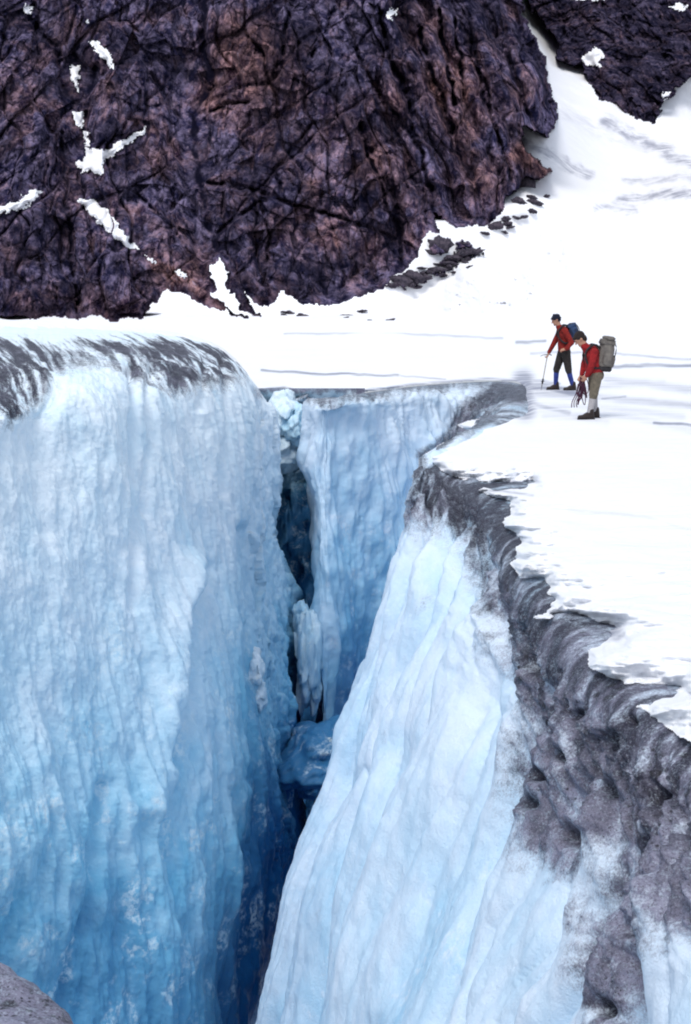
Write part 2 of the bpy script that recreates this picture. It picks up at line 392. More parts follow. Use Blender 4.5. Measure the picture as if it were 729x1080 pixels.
# where snow lies in front of rock, keep the snow; rock in front of snow keeps the rock
brown_spots = [(255, 60, 45, 1.0), (300, 95, 40, .8), (230, 95, 30, .9), (350, 150, 50, .5), (470, 90, 38, 1.0), (490, 130, 30, .9), (440, 40, 30, .7), (510, 180, 35, .7), (400, 170, 40, .5), (420, 110, 30, .6),
               (190, 300, 45, .7), (60, 170, 30, .5), (30, 100, 30, .4), (160, 170, 25, .5), (330, 240, 60, .35), (120, 320, 40, .4), (540, 110, 25, .3), (390, 240, 50, .3), (20, 300, 40, .3)]
brown = np.zeros_like(PX)
for x, y, r, a in brown_spots: brown = np.maximum(brown, a*np.exp(-((PX-x)**2+(PY-y)**2)/(r*r)))
brown = np.clip(brown + .15*fbm(NP2/40., 4, 91), 0, 1)
brown = np.maximum(brown, sstep(18, 6, segdist(wx, wy, [(552, 160), (580, 181)])))
brown = np.maximum(brown, sstep(12, 3, segdist(wx, wy, [(165, 280), (200, 300), (235, 325)])))
fd = np.zeros_like(PX)
for ln, w, a in [([(640, 128), (680, 150), (728, 172)], 9, .75), ([(600, 120), (640, 140), (690, 160)], 14, .35), ([(556, 150), (590, 168), (618, 184)], 7, .7), ([(655, 212), (700, 205), (740, 203)], 6, .8), ([(630, 218), (670, 222)], 5, .6),
                 ([(660, 190), (740, 186)], 5, .55), ([(455, 228), (500, 245)], 5, .35), ([(470, 262), (430, 300)], 14, .3), ([(160, 332), (230, 330)], 3, .25), ([(290, 322), (330, 328)], 4, .35),
                 ([(690, 20+40), (729, 80)], 5, .0)]:
    fd = np.maximum(fd, a*np.exp(-(segdist(wx, wy, ln)/w)**2))
# snow patches lying on the cliffs
patches = [([(95, 43), (112, 50), (122, 62), (118, 71), (108, 60), (99, 52)], 'thin slanting snow patch high on the dark cliff, nearest the top left'),
           ([(75, 66), (83, 67), (82, 97), (76, 91)], 'narrow upright snow sliver in the dark gully of the left cliff'),
           ([(76, 118), (90, 118), (87, 135), (79, 131)], 'small blunt snow patch just above the forked patch on the cliff'),
           ([(87, 138), (94, 140), (95, 151), (89, 151)], 'tiny snow dot touching the top of the forked snow patch'),
           ([(78, 174), (87, 168), (90, 153), (103, 158), (112, 157), (140, 141), (154, 133), (151, 141), (122, 159), (111, 170), (105, 185), (95, 180), (85, 182)], 'forked snow patch with a long thin arm on the left cliff'),
           ([(82, 210), (100, 210), (110, 218), (125, 240), (147, 263), (138, 263), (118, 248), (95, 226)], 'long diagonal snow strip running down the lower left cliff'),
           ([(-30, 222), (0, 217), (18, 212), (30, 201), (44, 203), (36, 212), (18, 221), (0, 225), (-30, 232)], 'grey streaked snow ledge at the left end of the cliff'),
           ([(152, 269), (164, 275), (162, 278)], 'smallest snow fleck just below the diagonal snow strip'),
           ([(184, 283), (198, 291), (192, 293)], 'small snow fleck on the brown ramp above the cliff foot'),
           ([(23, 5), (33, 7), (31, 14), (25, 12)], 'small snow spot at the very top left of the cliff'),
           ([(87, 20), (92, 19), (91, 25), (87, 25)], 'tiny snow speck beside the top of the dark gully'),
           ([(409, 10), (416, 8), (413, 22), (409, 20)], 'little snow patch high on the brown pillared rock'),
           ([(614, 62), (626, 49), (638, 54), (632, 68), (618, 71)], 'ragged snow patch in the middle of the far right cliff'),
           ([(600, -8), (640, -8), (638, 0), (602, 0)], 'flat snow strip at the top edge of the far right cliff'),
           ([(705, 5), (716, 3), (726, 8), (714, 11)], 'short snow ledge at the top right corner of the far cliff'),
           ([(700, 98), (708, 94), (704, 104), (699, 104)], 'small snow spot by the right foot of the far cliff')]
pm = np.zeros(PX.shape, int)
pwx = PX + 4.*fbm(NP2/8., 4, 101, gain=.6); pwy = PY + 3.2*fbm(NP2/8., 4, 105, gain=.6)
for i, (pl, lb) in enumerate(patches):
    pm[inside(pwx, pwy, pl) & (vm > 0)] = i+1
# talus boulders embedded in snow are separate objects; here rock faces
pf = pm[:-1, :-1]
vf = np.where(inside(PX[:-1, :-1], PY[:-1, :-1], [(-600, 340), (2000, 340), (2000, 400), (-600, 400)]), 0, vf)
structure(sub_mesh('rock_cliff', BG, (vf == 1) & (PY[:-1, :-1] < 345), [ROCK], {'brown': brown, 'crack': crack}, True), 'dark brown and purple fissured rock cliff above the glacier')
structure(sub_mesh('rock_cliff', BG, vf == 2, [ROCK2], {'brown': brown*.5, 'crack': crack}, True), 'far dark blue rock cliff right of the steep snow gully')
structure(sub_mesh('snow_slope', BG, (vf == 0), [FSNOW], {'dirt_shade': fd}, True), 'white snow slope and gully rising between the cliffs')
def blur(A, r):
    for ax in (0, 1):
        K = np.cumsum(np.concatenate([np.take(A, [0], ax).repeat(r+1, ax), A, np.take(A, [-1], ax).repeat(r, ax)], ax), ax)
        n_ = A.shape[ax]; A = (np.take(K, np.arange(2*r+1, 2*r+1+n_), ax)-np.take(K, np.arange(0, n_), ax))/(2*r+1)
    return A
Dsm = blur(blur(1/q, 1), 2)
for i, (pl, lb) in enumerate(patches):
    msk = pf == i+1
    if msk.sum() < 4: continue
    dd = np.clip(sdist(pwx, pwy, pl), 0, 3)
    Dp = Dsm - 1.2 - .35*dd
    Pp = atY(PX, PY, Dp)
    r, c = np.where(msk)
    sl = (slice(max(r.min()-1, 0), r.max()+3), slice(max(c.min()-1, 0), c.max()+3))
    o = sub_mesh('snow_patch', Pp[sl], msk[sl][:-1, :-1] if msk[sl].shape == Pp[sl].shape[:2] else msk[sl], [FSNOW], {'dirt_shade': (fd*0+.22)[sl]}, True)
    tag(o, lb, 'snow patch', 'snow patches on the cliffs')
# ================================================================== NEAR GLACIER SNOW COVER
edge = [(285, 411), (300, 410), (322, 418), (341, 421), (362, 417), (400, 412), (433, 407), (480, 403), (520, 401), (545, 402), (553, 407), (546, 414), (548, 422), (552, 432), (530, 437), (503, 440), (480, 448), (497, 457), (468, 466), (457, 475), (447, 484),
        (458, 493), (470, 500), (503, 508), (530, 510), (560, 508), (530, 513), (495, 516), (528, 527), (538, 541), (532, 553), (542, 574), (537, 595), (548, 611), (573, 611), (583, 632), (565, 650), (606, 653), (647, 669), (616, 687),
        (626, 706), (659, 724), (717, 727), (690, 738), (672, 747), (676, 759), (729, 778), (770, 812), (800, 850), (860, 920), (930, 1010), (1010, 1120), (1120, 1300)]
cover = [(-900, 300), (-900, 430), (200, 430)] + edge + [(2400, 1300), (2400, 300)]
ys_g = np.concatenate([[350.7], np.arange(351.5, 470, .8), np.arange(470, 830, 1.1), np.linspace(831, 1290, 90)])
xs_g = np.concatenate([np.linspace(-500, 240, 60, endpoint=False), np.arange(240, 780, 1.0), np.linspace(780, 2000, 130)])
GX, GY = np.meshgrid(xs_g, ys_g); GN = np.stack([GX, GY, GX*0], -1)
k = np.clip((GY-395)/120., .12, 1.)
gx = GX + k*8*fbm(GN/np.array([26., 17., 1]), 4, 111, gain=.42); gy = GY + k*5*fbm(GN/np.array([26., 17., 1]), 4, 115, gain=.42)
sd = sdist(gx, gy, cover)
Y0 = atZ(GX, GY, 0)[..., 1]
dw = np.clip(sd, 0, None)*Y0/F
drop = -.15*np.exp(-(dw/.09)**1.3) - .07*np.exp(-(dw/.5))
drop = drop + .05*np.exp(-(dw/.5))*fbm(np.stack([atZ(GX, GY, 0)[..., 0]*3, Y0*3, Y0*0], -1), 3, 118)*sstep(22, 12, Y0)
drop = drop*sstep(40, 28, Y0)
GP = ground(GX, GY, drop)
gd = np.zeros_like(GX)  # bare-ice streaks and ripples, plus a crack line with its shadow painted in
for ln, w, a in [([(276, 391), (330, 394), (420, 396)], 1.3, 1.1), ([(420, 396), (470, 400)], 1.2, .6), ([(300, 352), (400, 350), (530, 357)], 1.6, .55), ([(545, 361), (575, 359)], 2, .8), ([(546, 406), (580, 408), (610, 415)], 5, .9),
                 ([(556, 414), (640, 420), (729, 428)], 6, .5), ([(630, 388), (680, 385), (735, 386)], 2.2, .95), ([(560, 372), (640, 372), (735, 380)], 1.8, .55), ([(690, 446), (740, 449)], 2, .9), ([(560, 428), (650, 430), (720, 440)], 6, .38),
                 ([(560, 508), (530, 509)], 2, .9), ([(495, 516), (530, 518), (562, 523)], 2, .55), ([(600, 538), (680, 545), (735, 560)], 3, .3), ([(635, 421), (660, 418)], 1.3, .9), ([(640, 400), (735, 412)], 6, .5), ([(575, 440), (650, 436), (735, 456)], 7, .32), ([(560, 412), (700, 404)], 5, .4), ([(552, 400), (554, 432)], 13, .95), ([(560, 432), (640, 446)], 5, .3), ([(560, 400), (590, 404)], 2.5, .6), ([(550, 422), (600, 436)], 4, .6), ([(600, 418), (625, 424)], 1.6, .5)]:
    gd = np.maximum(gd, a*np.exp(-(segdist(GX, GY+1.2*fbm(GN/25., 3, 121), ln)/w)**2))
gd = np.maximum(gd, .95*np.exp(-(np.clip(sd, 0, None)/3.0)**2)*(GY < 440)*(GX > 270)*(GX < 560))
gd = np.maximum(gd, .25*np.exp(-(np.clip(sd, 0, None)/2.5)**2))
gd = np.maximum(gd, .8*np.exp(-(segdist(GX, GY, [(610, 660), (650, 668)])/9)**2)*(sd < 16))  # soft shade at the overhanging snow lip, painted grey
cm = (sd > 0); cf = cm[:-1, :-1] & cm[1:, 1:]
structure(sub_mesh('glacier_snow', GP, cf, [SNOW], {'dirt_shade': gd}, True), 'flat white snow cover of the glacier ending in a ragged edge')
# thin snow sheet from the mountain mesh joins at py 351
# ================================================================== CREVASSE WALLS
def body(sections, ns, nt):
    S = []
    for s in sections:
        c = np.array(s, float); S.append(catmull(atY(c[:, 0], c[:, 1], c[:, 2]), 60))
    P = catmull(np.array(S), ns)                       # along
    P = np.swapaxes(catmull(np.swapaxes(P, 0, 1), nt), 0, 1)
    return P
def L0(px, py, z): return [px, py, float(atZ(px, py, z)[1])]
def sec(edge_pt, inl, pts, Y):
    """edge_pt (px,py) of the snow edge; inland rows under the snow; then (px,py) list at distance Y"""
    ex, ey = edge_pt; e = atZ(ex, ey, -.04 if Y > 22 else -.21)
    dx, dy = inl
    rows = []
    for kx, z in ((3.0, -.32), (1.0, -.22)):
        p = e + np.array([dx*kx, dy*kx, 0]); p[2] = z; u, v = proj(p); rows.append([u, v, p[1]])
    rows.append([ex, ey, e[1]])
    Ye = e[1]
    for i, q_ in enumerate(pts):
        yy = q_[2] if len(q_) > 2 else Ye + (Y-Ye)*min(1, (i+1)/2)
        rows.append([q_[0], q_[1], yy])
    return rows
R = (1, .25)
secs = [
 sec((1500, 1500), R, [(1480, 1560, 3.0), (1440, 1700, 3.0), (1400, 1850, 3.), (1360, 2000, 3.), (1300, 2300, 3.), (1200, 2700, 3.), (1100, 3300, 3.)], 3.0),
 sec((1010, 1120), R, [(985, 1180), (950, 1260), (910, 1350), (870, 1450), (820, 1650), (740, 1950), (640, 2500)], 4.1),
 sec((860, 925), R, [(835, 990), (805, 1060), (770, 1140), (735, 1220), (680, 1380), (600, 1650), (520, 2150)], 5.3),
 sec((760, 800), R, [(742, 880), (718, 960), (690, 1040), (655, 1130), (600, 1270), (520, 1500), (430, 1950)], 6.8),
 sec((690, 755), R, [(672, 820), (648, 890), (618, 975), (580, 1070), (530, 1190), (460, 1400), (380, 1800)], 7.9),
 sec((630, 700), R, [(612, 760), (588, 820), (552, 900), (515, 990), (470, 1100), (410, 1280), (330, 1650)], 9.3),
 sec((580, 640), R, [(566, 690), (545, 740), (512, 815), (470, 905), (425, 1010), (368, 1160), (300, 1500)], 11.2),
 sec((545, 585), R, [(530, 630), (508, 680), (476, 745), (440, 830), (395, 935), (345, 1070), (285, 1380)], 13.2),
 sec((528, 535), R, [(510, 568), (488, 615), (455, 685), (418, 770), (378, 870), (330, 1000), (270, 1300)], 15.4),
 sec((485, 504), (1, .4), [(472, 528), (456, 570), (428, 640), (395, 725), (358, 820), (318, 950), (262, 1220)], 17.2),
 sec((449, 485), (1, .6), [(441, 504, 18.7), (433, 540, 18.5), (408, 605, 18.4), (378, 690, 18.3), (349, 795, 18.3), (318, 918, 18.3), (262, 1180, 18.3)], 18.5),
 sec((462, 472), (1, .2), [(455, 490, 20.3), (450, 530, 20.3), (430, 600, 20.5), (405, 690, 20.5), (375, 800, 20.5), (340, 918, 20.5), (290, 1120, 20.5)], 20.3),
 sec((492, 456), (1, .0), [(486, 470, 22.5), (482, 500, 22.8), (470, 560, 23), (450, 640, 23), (430, 740, 23), (400, 850, 23), (360, 1040, 23)], 22.5),
 sec((530, 437), (1, .0), [(505, 446, 26.2), (492, 470, 26.), (480, 530, 26), (470, 610, 26), (450, 700, 26), (425, 800, 26), (390, 980, 26)], 26.3),
 sec((548, 415), (1, .3), [(520, 432, 31), (500, 458, 30), (482, 520, 29.5), (470, 600, 29), (450, 690, 29), (430, 780, 29), (400, 940, 29)], 31),
 sec((535, 403), (.5, 1), [(508, 420, 33.2), (486, 452, 32.4), (468, 520, 31), (452, 600, 30.5), (436, 690, 30), (420, 780, 30), (400, 930, 30)], 34),
 sec((480, 404), (.2, 1), [(470, 412, 33), (460, 440, 32), (448, 510, 31), (436, 590, 30.3), (422, 680, 30), (408, 770, 30), (392, 920, 30)], 33),
 sec((433, 408), (0, 1), [(431, 414, 31.6), (429, 445, 30.8), (422, 510, 30.3), (412, 590, 30), (400, 680, 29.7), (388, 770, 29.5), (372, 920, 29)], 31.5),
 sec((388, 414), (0, 1), [(387, 419, 29.9), (386, 450, 29.6), (383, 520, 29.3), (377, 600, 29), (370, 690, 28.8), (362, 780, 28.5), (352, 930, 28)], 29.6),
 sec((350, 420), (0, 1), [(349, 424, 28.9), (346, 455, 28.8), (343, 520, 28.6), (345, 600, 28.3), (345, 690, 28.), (344, 780, 28), (338, 930, 28)], 28.7),
 sec((330, 420), (-.3, 1), [(327, 427, 29.4), (322, 460, 29.4), (319, 500, 29.3), (329, 570, 29.1), (335, 660, 28.8), (338, 750, 28.5), (330, 930, 28.5)], 29.2),
 sec((322, 418), (-.5, 1), [(322, 425, 31.5), (325, 460, 32), (326, 500, 32.5), (332, 570, 32.5), (338, 660, 32.5), (336, 750, 32), (335, 930, 32)], 31),
 sec((326, 415), (-.2, 1), [(326, 423, 34), (330, 460, 35), (331, 500, 36), (336, 570, 36), (340, 660, 36), (338, 750, 36), (338, 900, 36)], 33),
]
NS, NTT = 900, 720
PB = body(secs, NS, NTT)
# denser sampling where the wall is seen: reparametrise columns by projected size
def repar(P, axis_n_s, axis_n_t):
    u, v = proj(P); u = np.clip(u, -100, 850); v = np.clip(v, 300, 1150)
    ds = np.hypot(np.diff(u, axis=0), np.diff(v, axis=0)).max(axis=1)+.12
    s = np.concatenate([[0], np.cumsum(ds)]); st = np.linspace(0, s[-1], axis_n_s)
    idx = np.interp(st, s, np.arange(len(s)))
    dt = np.percentile(np.hypot(np.diff(u, axis=1), np.diff(v, axis=1)), 90, axis=0)+.12
    t = np.concatenate([[0], np.cumsum(dt)]); tt = np.linspace(0, t[-1], axis_n_t)
    jdx = np.interp(tt, t, np.arange(len(t)))
    def lin(P, ix, ax):
        P = np.moveaxis(P, ax, 0); i = np.clip(ix.astype(int), 0, len(P)-2); f = (ix-i).reshape(-1, 1, 1)
        return np.moveaxis(P[i]*(1-f)+P[i+1]*f, 0, ax)
    return lin(lin(P, idx, 0), jdx, 1), idx/(len(P)-1), jdx/(P.shape[1]-1)
PB, sB, tB = repar(PB, 950, 760)
SB, TB = np.meshgrid(sB*(len(secs)-1), tB*9, indexing='ij')     # section index, row index (edge at row 2)
NB = normals(PB)
u, v = proj(PB)
# sign: normals must look to the camera / open side
mid = PB[len(PB)//3, 400]; 
if (NB[len(PB)//3, 400]*(np.array([-3, 10, 0])-mid)).sum() < 0: NB = -NB
below = sstep(2.0, 3.6, TB)                             # under the snow nothing moves
nearw = sstep(11.2, 9.8, SB); farw = 1-nearw
# long rounded flutes running down the wall: lobes with sharp creases between
fl_c = SB*1.15 + .35*fbm(np.stack([SB*.8, TB*.35, SB*0], -1), 3, 201)
lob = lambda c: np.abs(np.sin(c*PI))
def lobes(c, tcoord, seed):
    """billow of anisotropic noise -> soft ribs"""
    n = noise3(np.stack([c, tcoord, c*0+seed], -1), seed); return np.sqrt(np.abs(n)+.004)
wob = .45*fbm(np.stack([SB*.5, TB*.4, SB*0], -1), 2, 203)
ribs = .46*lobes(SB*1.15+.10*TB+wob, TB*.2, 3) + .28*lobes(SB*2.3+.16*TB+1.5*wob, TB*.26, 5) + .07*lobes(SB*6.5, TB*.5, 8)
dn_ = nearw*(ribs-.44)*sstep(2.2, 4.2, TB)*np.clip(.35+.07*(PB[..., 1]), .5, 1.5)*.75
dn_ = dn_ + nearw*below*(.07*fbm(PB*np.array([.8, .8, .5]), 3, 211) + .022*fbm(PB*np.array([5, 5, 2.0]), 3, 215))
# scalloped dirty shoulder
shoulder = sstep(2.0, 2.5, TB)*sstep(5.2, 3.6, TB)
sc_v, sc_e = facets(PB*np.array([1.6, 1.6, 1.6])+.5*np.stack([fbm(PB*1.1, 2, 221)]*3, -1), 7)
dn_ = dn_ + nearw*shoulder*(.09*fbm(np.stack([SB*1.9+.45*TB, TB*.55, SB*0], -1), 4, 225, kind='r')-.04 - .05*np.clip(.25-sc_e, 0, 1)*2 + .02*fbm(PB*8, 3, 228))*sstep(2.1, 2.9, TB)
dn_ = dn_ + farw*below*(-.20 + .12*fbm(PB*np.array([1.2, 1.2, .14]), 4, 231, kind='r') + .22*fbm(PB*np.array([.5, .5, .3]), 4, 233) + .06*fbm(PB*np.array([5, 5, 1.5]), 3, 237))
# spill of grit over the shoulder
dirt_poly = [(430, 548), (434, 500), (447, 480), (520, 500), (540, 540), (550, 600), (600, 640), (660, 680), (740, 730), (1300, 1100), (1300, 1300), (760, 1010), (728, 985), (700, 1010), (672, 1040), (650, 1090), (628, 1085), (598, 1020), (604, 970), (624, 930), (645, 895), (610, 895),
             (572, 918), (545, 895), (528, 842), (536, 800), (558, 760), (536, 700), (528, 655), (512, 615), (500, 575), (478, 566), (455, 548), (440, 552)]
uN = np.stack([u, v, u*0], -1)
du = u + 16*fbm(np.stack([u/34+v/60, v/26, u*0], -1), 4, 241); dv = v + 14*fbm(np.stack([u/30, v/30, u*0+4], -1), 4, 245)
dd = sdist(du, dv, dirt_poly)
dd0 = dd
hole = np.zeros_like(u)
for hx_, hy_, hr_ in [(650, 782, 9), (664, 760, 6), (690, 902, 15), (560, 815, 6), (552, 845, 7), (600, 800, 5), (632, 812, 5), (640, 830, 7), (635, 1062, 8), (585, 875, 9), (665, 980, 7), (668, 1015, 6), (620, 755, 5), (576, 705, 6), (708, 845, 8), (700, 980, 6), (655, 930, 6)]:
    hole = np.maximum(hole, np.exp(-(((u-hx_)**2+((v-hy_)*.8)**2)/(hr_*1.0)**2)**1.2))
dn_ = dn_ - nearw*hole*.16 + nearw*sstep(2.1, 2.8, TB)*sstep(-10, 30, dd0)*(.045*fbm(np.stack([SB*7+TB*1.0, TB*1.2, SB*0], -1), 4, 275, kind='r') + .03*fbm(PB*np.array([9, 9, 9]), 3, 279))
PBd = PB + NB*dn_[..., None]
dirt_shade = sstep(-34, 30, dd)
streaks = .6*fbm(np.stack([SB*3+TB*.5, TB*.9, SB*0], -1), 4, 251) + .75*fbm(np.stack([SB*11+TB*1.2, TB*1.3, SB*0], -1), 4, 256, gain=.65)
dirt_shade = np.clip(dirt_shade*(1.05+.5*streaks) , 0, 1)*nearw
ld = segdist(u, v, [(285, 411), (341, 421), (400, 412), (433, 407), (480, 403), (520, 401), (560, 408)])
dirt_far = .8*np.clip(sstep(14, 0, ld + 5*fbm(np.stack([u/6, v/25, u*0], -1), 3, 255)), 0, 1)
dirt_far = np.maximum(dirt_far, .95*sstep(24, 5, segdist(u+3*streaks, v, [(562, 410), (548, 416), (525, 412), (500, 430), (488, 446)])))
dirt_shade = np.where(SB > 11.2, np.maximum(dirt_far*.95, .8*sstep(11, 3, segdist(u, v, [(520, 440), (478, 456), (455, 478)]))), dirt_shade)
dirt_shade = np.where(SB > 11.2, np.maximum(dirt_shade, .8*sstep(30, 12, segdist(u, v, [(556, 405), (550, 420), (535, 436)]))*np.clip(.8+.5*streaks, 0, 1)), dirt_shade)
dirt_shade = np.maximum(dirt_shade, .25*nearw*sstep(.35, .9, fbm(PB*np.array([2, 2, .8]), 4, 261)))
dirt_shade = np.maximum(dirt_shade, np.clip(.85+.5*streaks, 0, 1)*sstep(3.6, 2.7, TB)*sstep(11.2, 10.4, SB)*sstep(430, 450, u))
darkB = np.clip(1.2*hole + .55*sstep(4.4, 2.4, TB) + .8*streaks + .4*sstep(700, 520, v) + .2, 0, 1.3)
z = PBd[..., 2]
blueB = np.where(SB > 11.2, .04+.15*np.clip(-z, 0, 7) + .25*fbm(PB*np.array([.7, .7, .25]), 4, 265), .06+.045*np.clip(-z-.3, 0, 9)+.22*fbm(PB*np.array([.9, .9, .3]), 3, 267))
blueB = blueB - .75*nearw*(ribs-.42)  # crease shading put into the colour: bluer between the ribs
blueB = np.clip(blueB, 0, 1.4)
o = sub_mesh('crevasse_wall', PBd, np.ones((PBd.shape[0]-1, PBd.shape[1]-1), bool), [ICE_R], {'dirt_shade': dirt_shade, 'blue': blueB, 'dark': darkB})
structure(o, 'right wall of the crevasse, pale fluted ice with a dirty grey shoulder')
# ------------------------------------------------------------------ left wall
def lsec(rows): return [list(r) for r in rows]
left = [
 lsec([(-700, 337, 36), (-700, 352, 22), (-700, 380, 15), (-700, 420, 12.5), (-700, 480, 12), (-700, 600, 11.8), (-700, 750, 11.6), (-700, 900, 11.5), (-700, 1080, 11.5), (-700, 1500, 11.5)]),
 lsec([(-300, 337, 38), (-300, 352, 25), (-300, 382, 16.5), (-300, 425, 14), (-300, 490, 13.4), (-300, 600, 13.1), (-300, 750, 12.9), (-300, 900, 12.8), (-300, 1080, 12.8), (-300, 1500, 12.8)]),
 lsec([(-90, 337.5, 40), (-88, 352, 27), (-85, 380, 18), (-82, 422, 15.3), (-80, 480, 14.7), (-80, 600, 14.4), (-80, 750, 14.2), (-75, 900, 14), (-70, 1080, 14), (-70, 1500, 14)]),
 lsec([(0, 338, 40), (2, 350, 29), (5, 374, 19.5), (8, 415, 16.4), (10, 480, 15.8), (12, 600, 15.5), (14, 750, 15.2), (20, 900, 15), (28, 1080, 15), (35, 1500, 15)]),
 lsec([(65, 340, 39), (66, 350, 30), (69, 372, 21), (72, 410, 17.6), (74, 480, 17), (78, 600, 16.6), (84, 750, 16.3), (92, 900, 16), (100, 1080, 16), (105, 1500, 16)]),
 lsec([(128, 344, 36), (130, 352, 29.5), (134, 370, 22.5), (137, 402, 19), (140, 480, 18.3), (147, 600, 17.9), (156, 750, 17.5), (162, 900, 17.3), (170, 1080, 17.2), (170, 1500, 17)]),
 lsec([(180, 350, 34), (184, 357, 29.5), (191, 374, 24), (196, 402, 21), (200, 480, 20.2), (208, 600, 19.7), (220, 750, 19.2), (226, 900, 19), (228, 1080, 18.8), (225, 1500, 18.5)]),
 lsec([(222, 361, 32), (228, 368, 29), (238, 385, 25.5), (243, 410, 23.4), (248, 480, 22.6), (254, 600, 22), (266, 750, 21.3), (272, 900, 21), (268, 1080, 20.8), (262, 1400, 20.5)]),
 lsec([(246, 377, 31), (254, 387, 29), (263, 402, 27), (268, 430, 25.5), (273, 490, 25), (278, 590, 24.5), (292, 740, 23.7), (296, 880, 23.3), (294, 1050, 23), (295, 1350, 23)]),
 lsec([(256, 390, 31.5), (263, 398, 30.), (271, 412, 28.7), (276, 440, 28), (280, 500, 27.5), (285, 590, 27), (300, 690, 26.5), (305, 800, 26), (302, 920, 25.8), (308, 1200, 25.5)]),
 lsec([(260, 398, 33), (267, 405, 32), (276, 418, 31), (283, 445, 30.3), (284, 500, 30), (286, 560, 29.5), (311, 640, 29.), (316, 740, 28.7), (311, 880, 28), (318, 1100, 28)]),
 lsec([(255, 404, 35), (262, 410, 34.5), (270, 422, 34), (276, 450, 34), (276, 500, 34), (279, 560, 34), (296, 640, 34), (312, 740, 33.5), (316, 860, 33), (316, 1100, 33)]),
 lsec([(240, 404, 38), (245, 410, 38), (252, 425, 38), (260, 450, 38), (265, 500, 38), (272, 560, 38), (290, 640, 38), (305, 740, 38), (314, 860, 37), (314, 1100, 37)]),
]
PL = body(left, 700, 700); PL, sL, tL = repar(PL, 620, 800)
SL, TL = np.meshgrid(sL*(len(left)-1), tL*9, indexing='ij')
NL = normals(PL)
if (NL[300, 400]*(np.array([2, 5, 0])-PL[300, 400])).sum() < 0: NL = -NL
u, v = proj(PL)
face = sstep(1.6, 3.4, TL); low = sstep(5.0, 7.0, TL)
dl = face*(.26*fbm(PL*np.array([.35, .35, .16]), 3, 301) + .11*fbm(PL*np.array([1.3, 1.3, .16]), 3, 305, kind='r')*(.22+.34*low) + .045*fbm(PL*np.array([4, 4, 1.6]), 5, 309, gain=.6) - .06)
dl = dl + face*low*(.10*fbm(PL*np.array([.8, .8, .3]), 4, 313, kind='b') + .12*fbm(PL*np.array([.6, .6, .35]), 4, 315) + .035*fbm(PL*np.array([3.6, 3.6, .3]), 3, 317, kind='r'))
# the corner towards the bend is broken and blocky
brk = sstep(7.0, 8.6, SL)*face
bv, be = facets(PL*np.array([1.3, 1.3, .9])+.4*np.stack([fbm(PL, 3, 321)]*3, -1), 11)
dl = dl + brk*(.09*bv - .08*np.clip(.2-be, 0, 1) - .06) + brk*.05*fbm(PL*3, 3, 323)
# a few vertical creases on the upper face
for ln, w_, a_ in [([(140, 385), (147, 430), (143, 520), (146, 640)], 5, -.16), ([(160, 380), (165, 460), (160, 540)], 5, -.07), ([(235, 380), (240, 440), (238, 520)], 4, -.09), ([(222, 600), (200, 650), (190, 720), (175, 800)], 8, -.26),
                   ([(262, 560), (270, 640), (268, 740), (262, 820)], 7, -.22), ([(110, 830), (95, 900), (88, 980)], 9, -.15), ([(215, 380), (214, 430)], 4, -.06), ([(60, 380), (52, 460), (58, 560)], 9, -.07)]:
    dl = dl + a_*np.exp(-(segdist(u+4*fbm(PL*np.array([.5, .5, .5]), 2, 331), v, ln)/w_)**2)
dl = dl + .22*np.exp(-(segdist(u, v, [(205, 600), (182, 690), (165, 780), (150, 850)])/16)**2)*face
top = 1-sstep(1.2, 2.6, TL)
dl = dl + top*.0
dl = dl + sstep(.3, 1.5, TL)*sstep(4, 2.4, TL)*(.02*fbm(np.stack([SL*6, TL*.8, SL*0], -1), 4, 335))
PLd = PL + NL*dl[..., None]
strk = fbm(np.stack([SL*5.5 - TL*2.6, TL*.9, SL*0+3], -1), 6, 341, gain=.72)*.75 + .55*fbm(np.stack([SL*1.6-TL, TL*1.2, SL*0+3], -1), 3, 345)
band = sstep(352, 366, v+.0*u)*sstep(0, 1, 1+0*v)
lo_edge = np.interp(u, [-300, -60, 0, 20, 45, 80, 115, 150, 190, 215, 245, 262, 290], [430, 430, 440, 452, 425, 395, 392, 405, 418, 412, 412, 408, 400])
up_edge = np.interp(u, [-300, 0, 60, 130, 190, 230, 250, 262], [352, 356, 360, 354, 358, 366, 376, 388])
dz = np.clip(sstep(-5, 7, v-up_edge+6*strk)*sstep(16, -20, v-lo_edge+22*strk), 0, 1)
wgt = np.interp(u, [-300, 0, 30, 55, 90, 130, 180, 240, 262, 280], [1.1, 1.1, 1.0, .65, .7, .9, 1.05, .95, .6, .3])
dirtL = np.clip(dz*wgt*(.85+1.3*strk), 0, 1)
dirtL = np.maximum(dirtL, .55*sstep(7.5, 9, SL)*sstep(14, 2, np.abs(v-414)))
wl = fbm(PL*np.array([.45, .45, .22]), 4, 351)
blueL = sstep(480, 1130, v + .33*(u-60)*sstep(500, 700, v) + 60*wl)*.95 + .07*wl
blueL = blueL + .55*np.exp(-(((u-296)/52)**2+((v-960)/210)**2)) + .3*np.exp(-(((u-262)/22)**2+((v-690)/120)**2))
blueL = blueL + .45*sstep(8.5, 10, SL)*sstep(450, 600, v) + .04  # darkness of the gap past the bend painted as stronger blue
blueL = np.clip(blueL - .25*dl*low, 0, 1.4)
whiteTop = sstep(2.2, 1.2, TL)
blueL = blueL*(1-whiteTop*.9)
o = sub_mesh('crevasse_wall', PLd, np.ones((PLd.shape[0]-1, PLd.shape[1]-1), bool), [ICE_L], {'dirt_shade': dirtL, 'blue': blueL, 'dark': np.clip(.75+.5*strk, 0, 1)})
structure(o, 'left wall of the crevasse, tall blue ice face with a dark streaked rounded top')
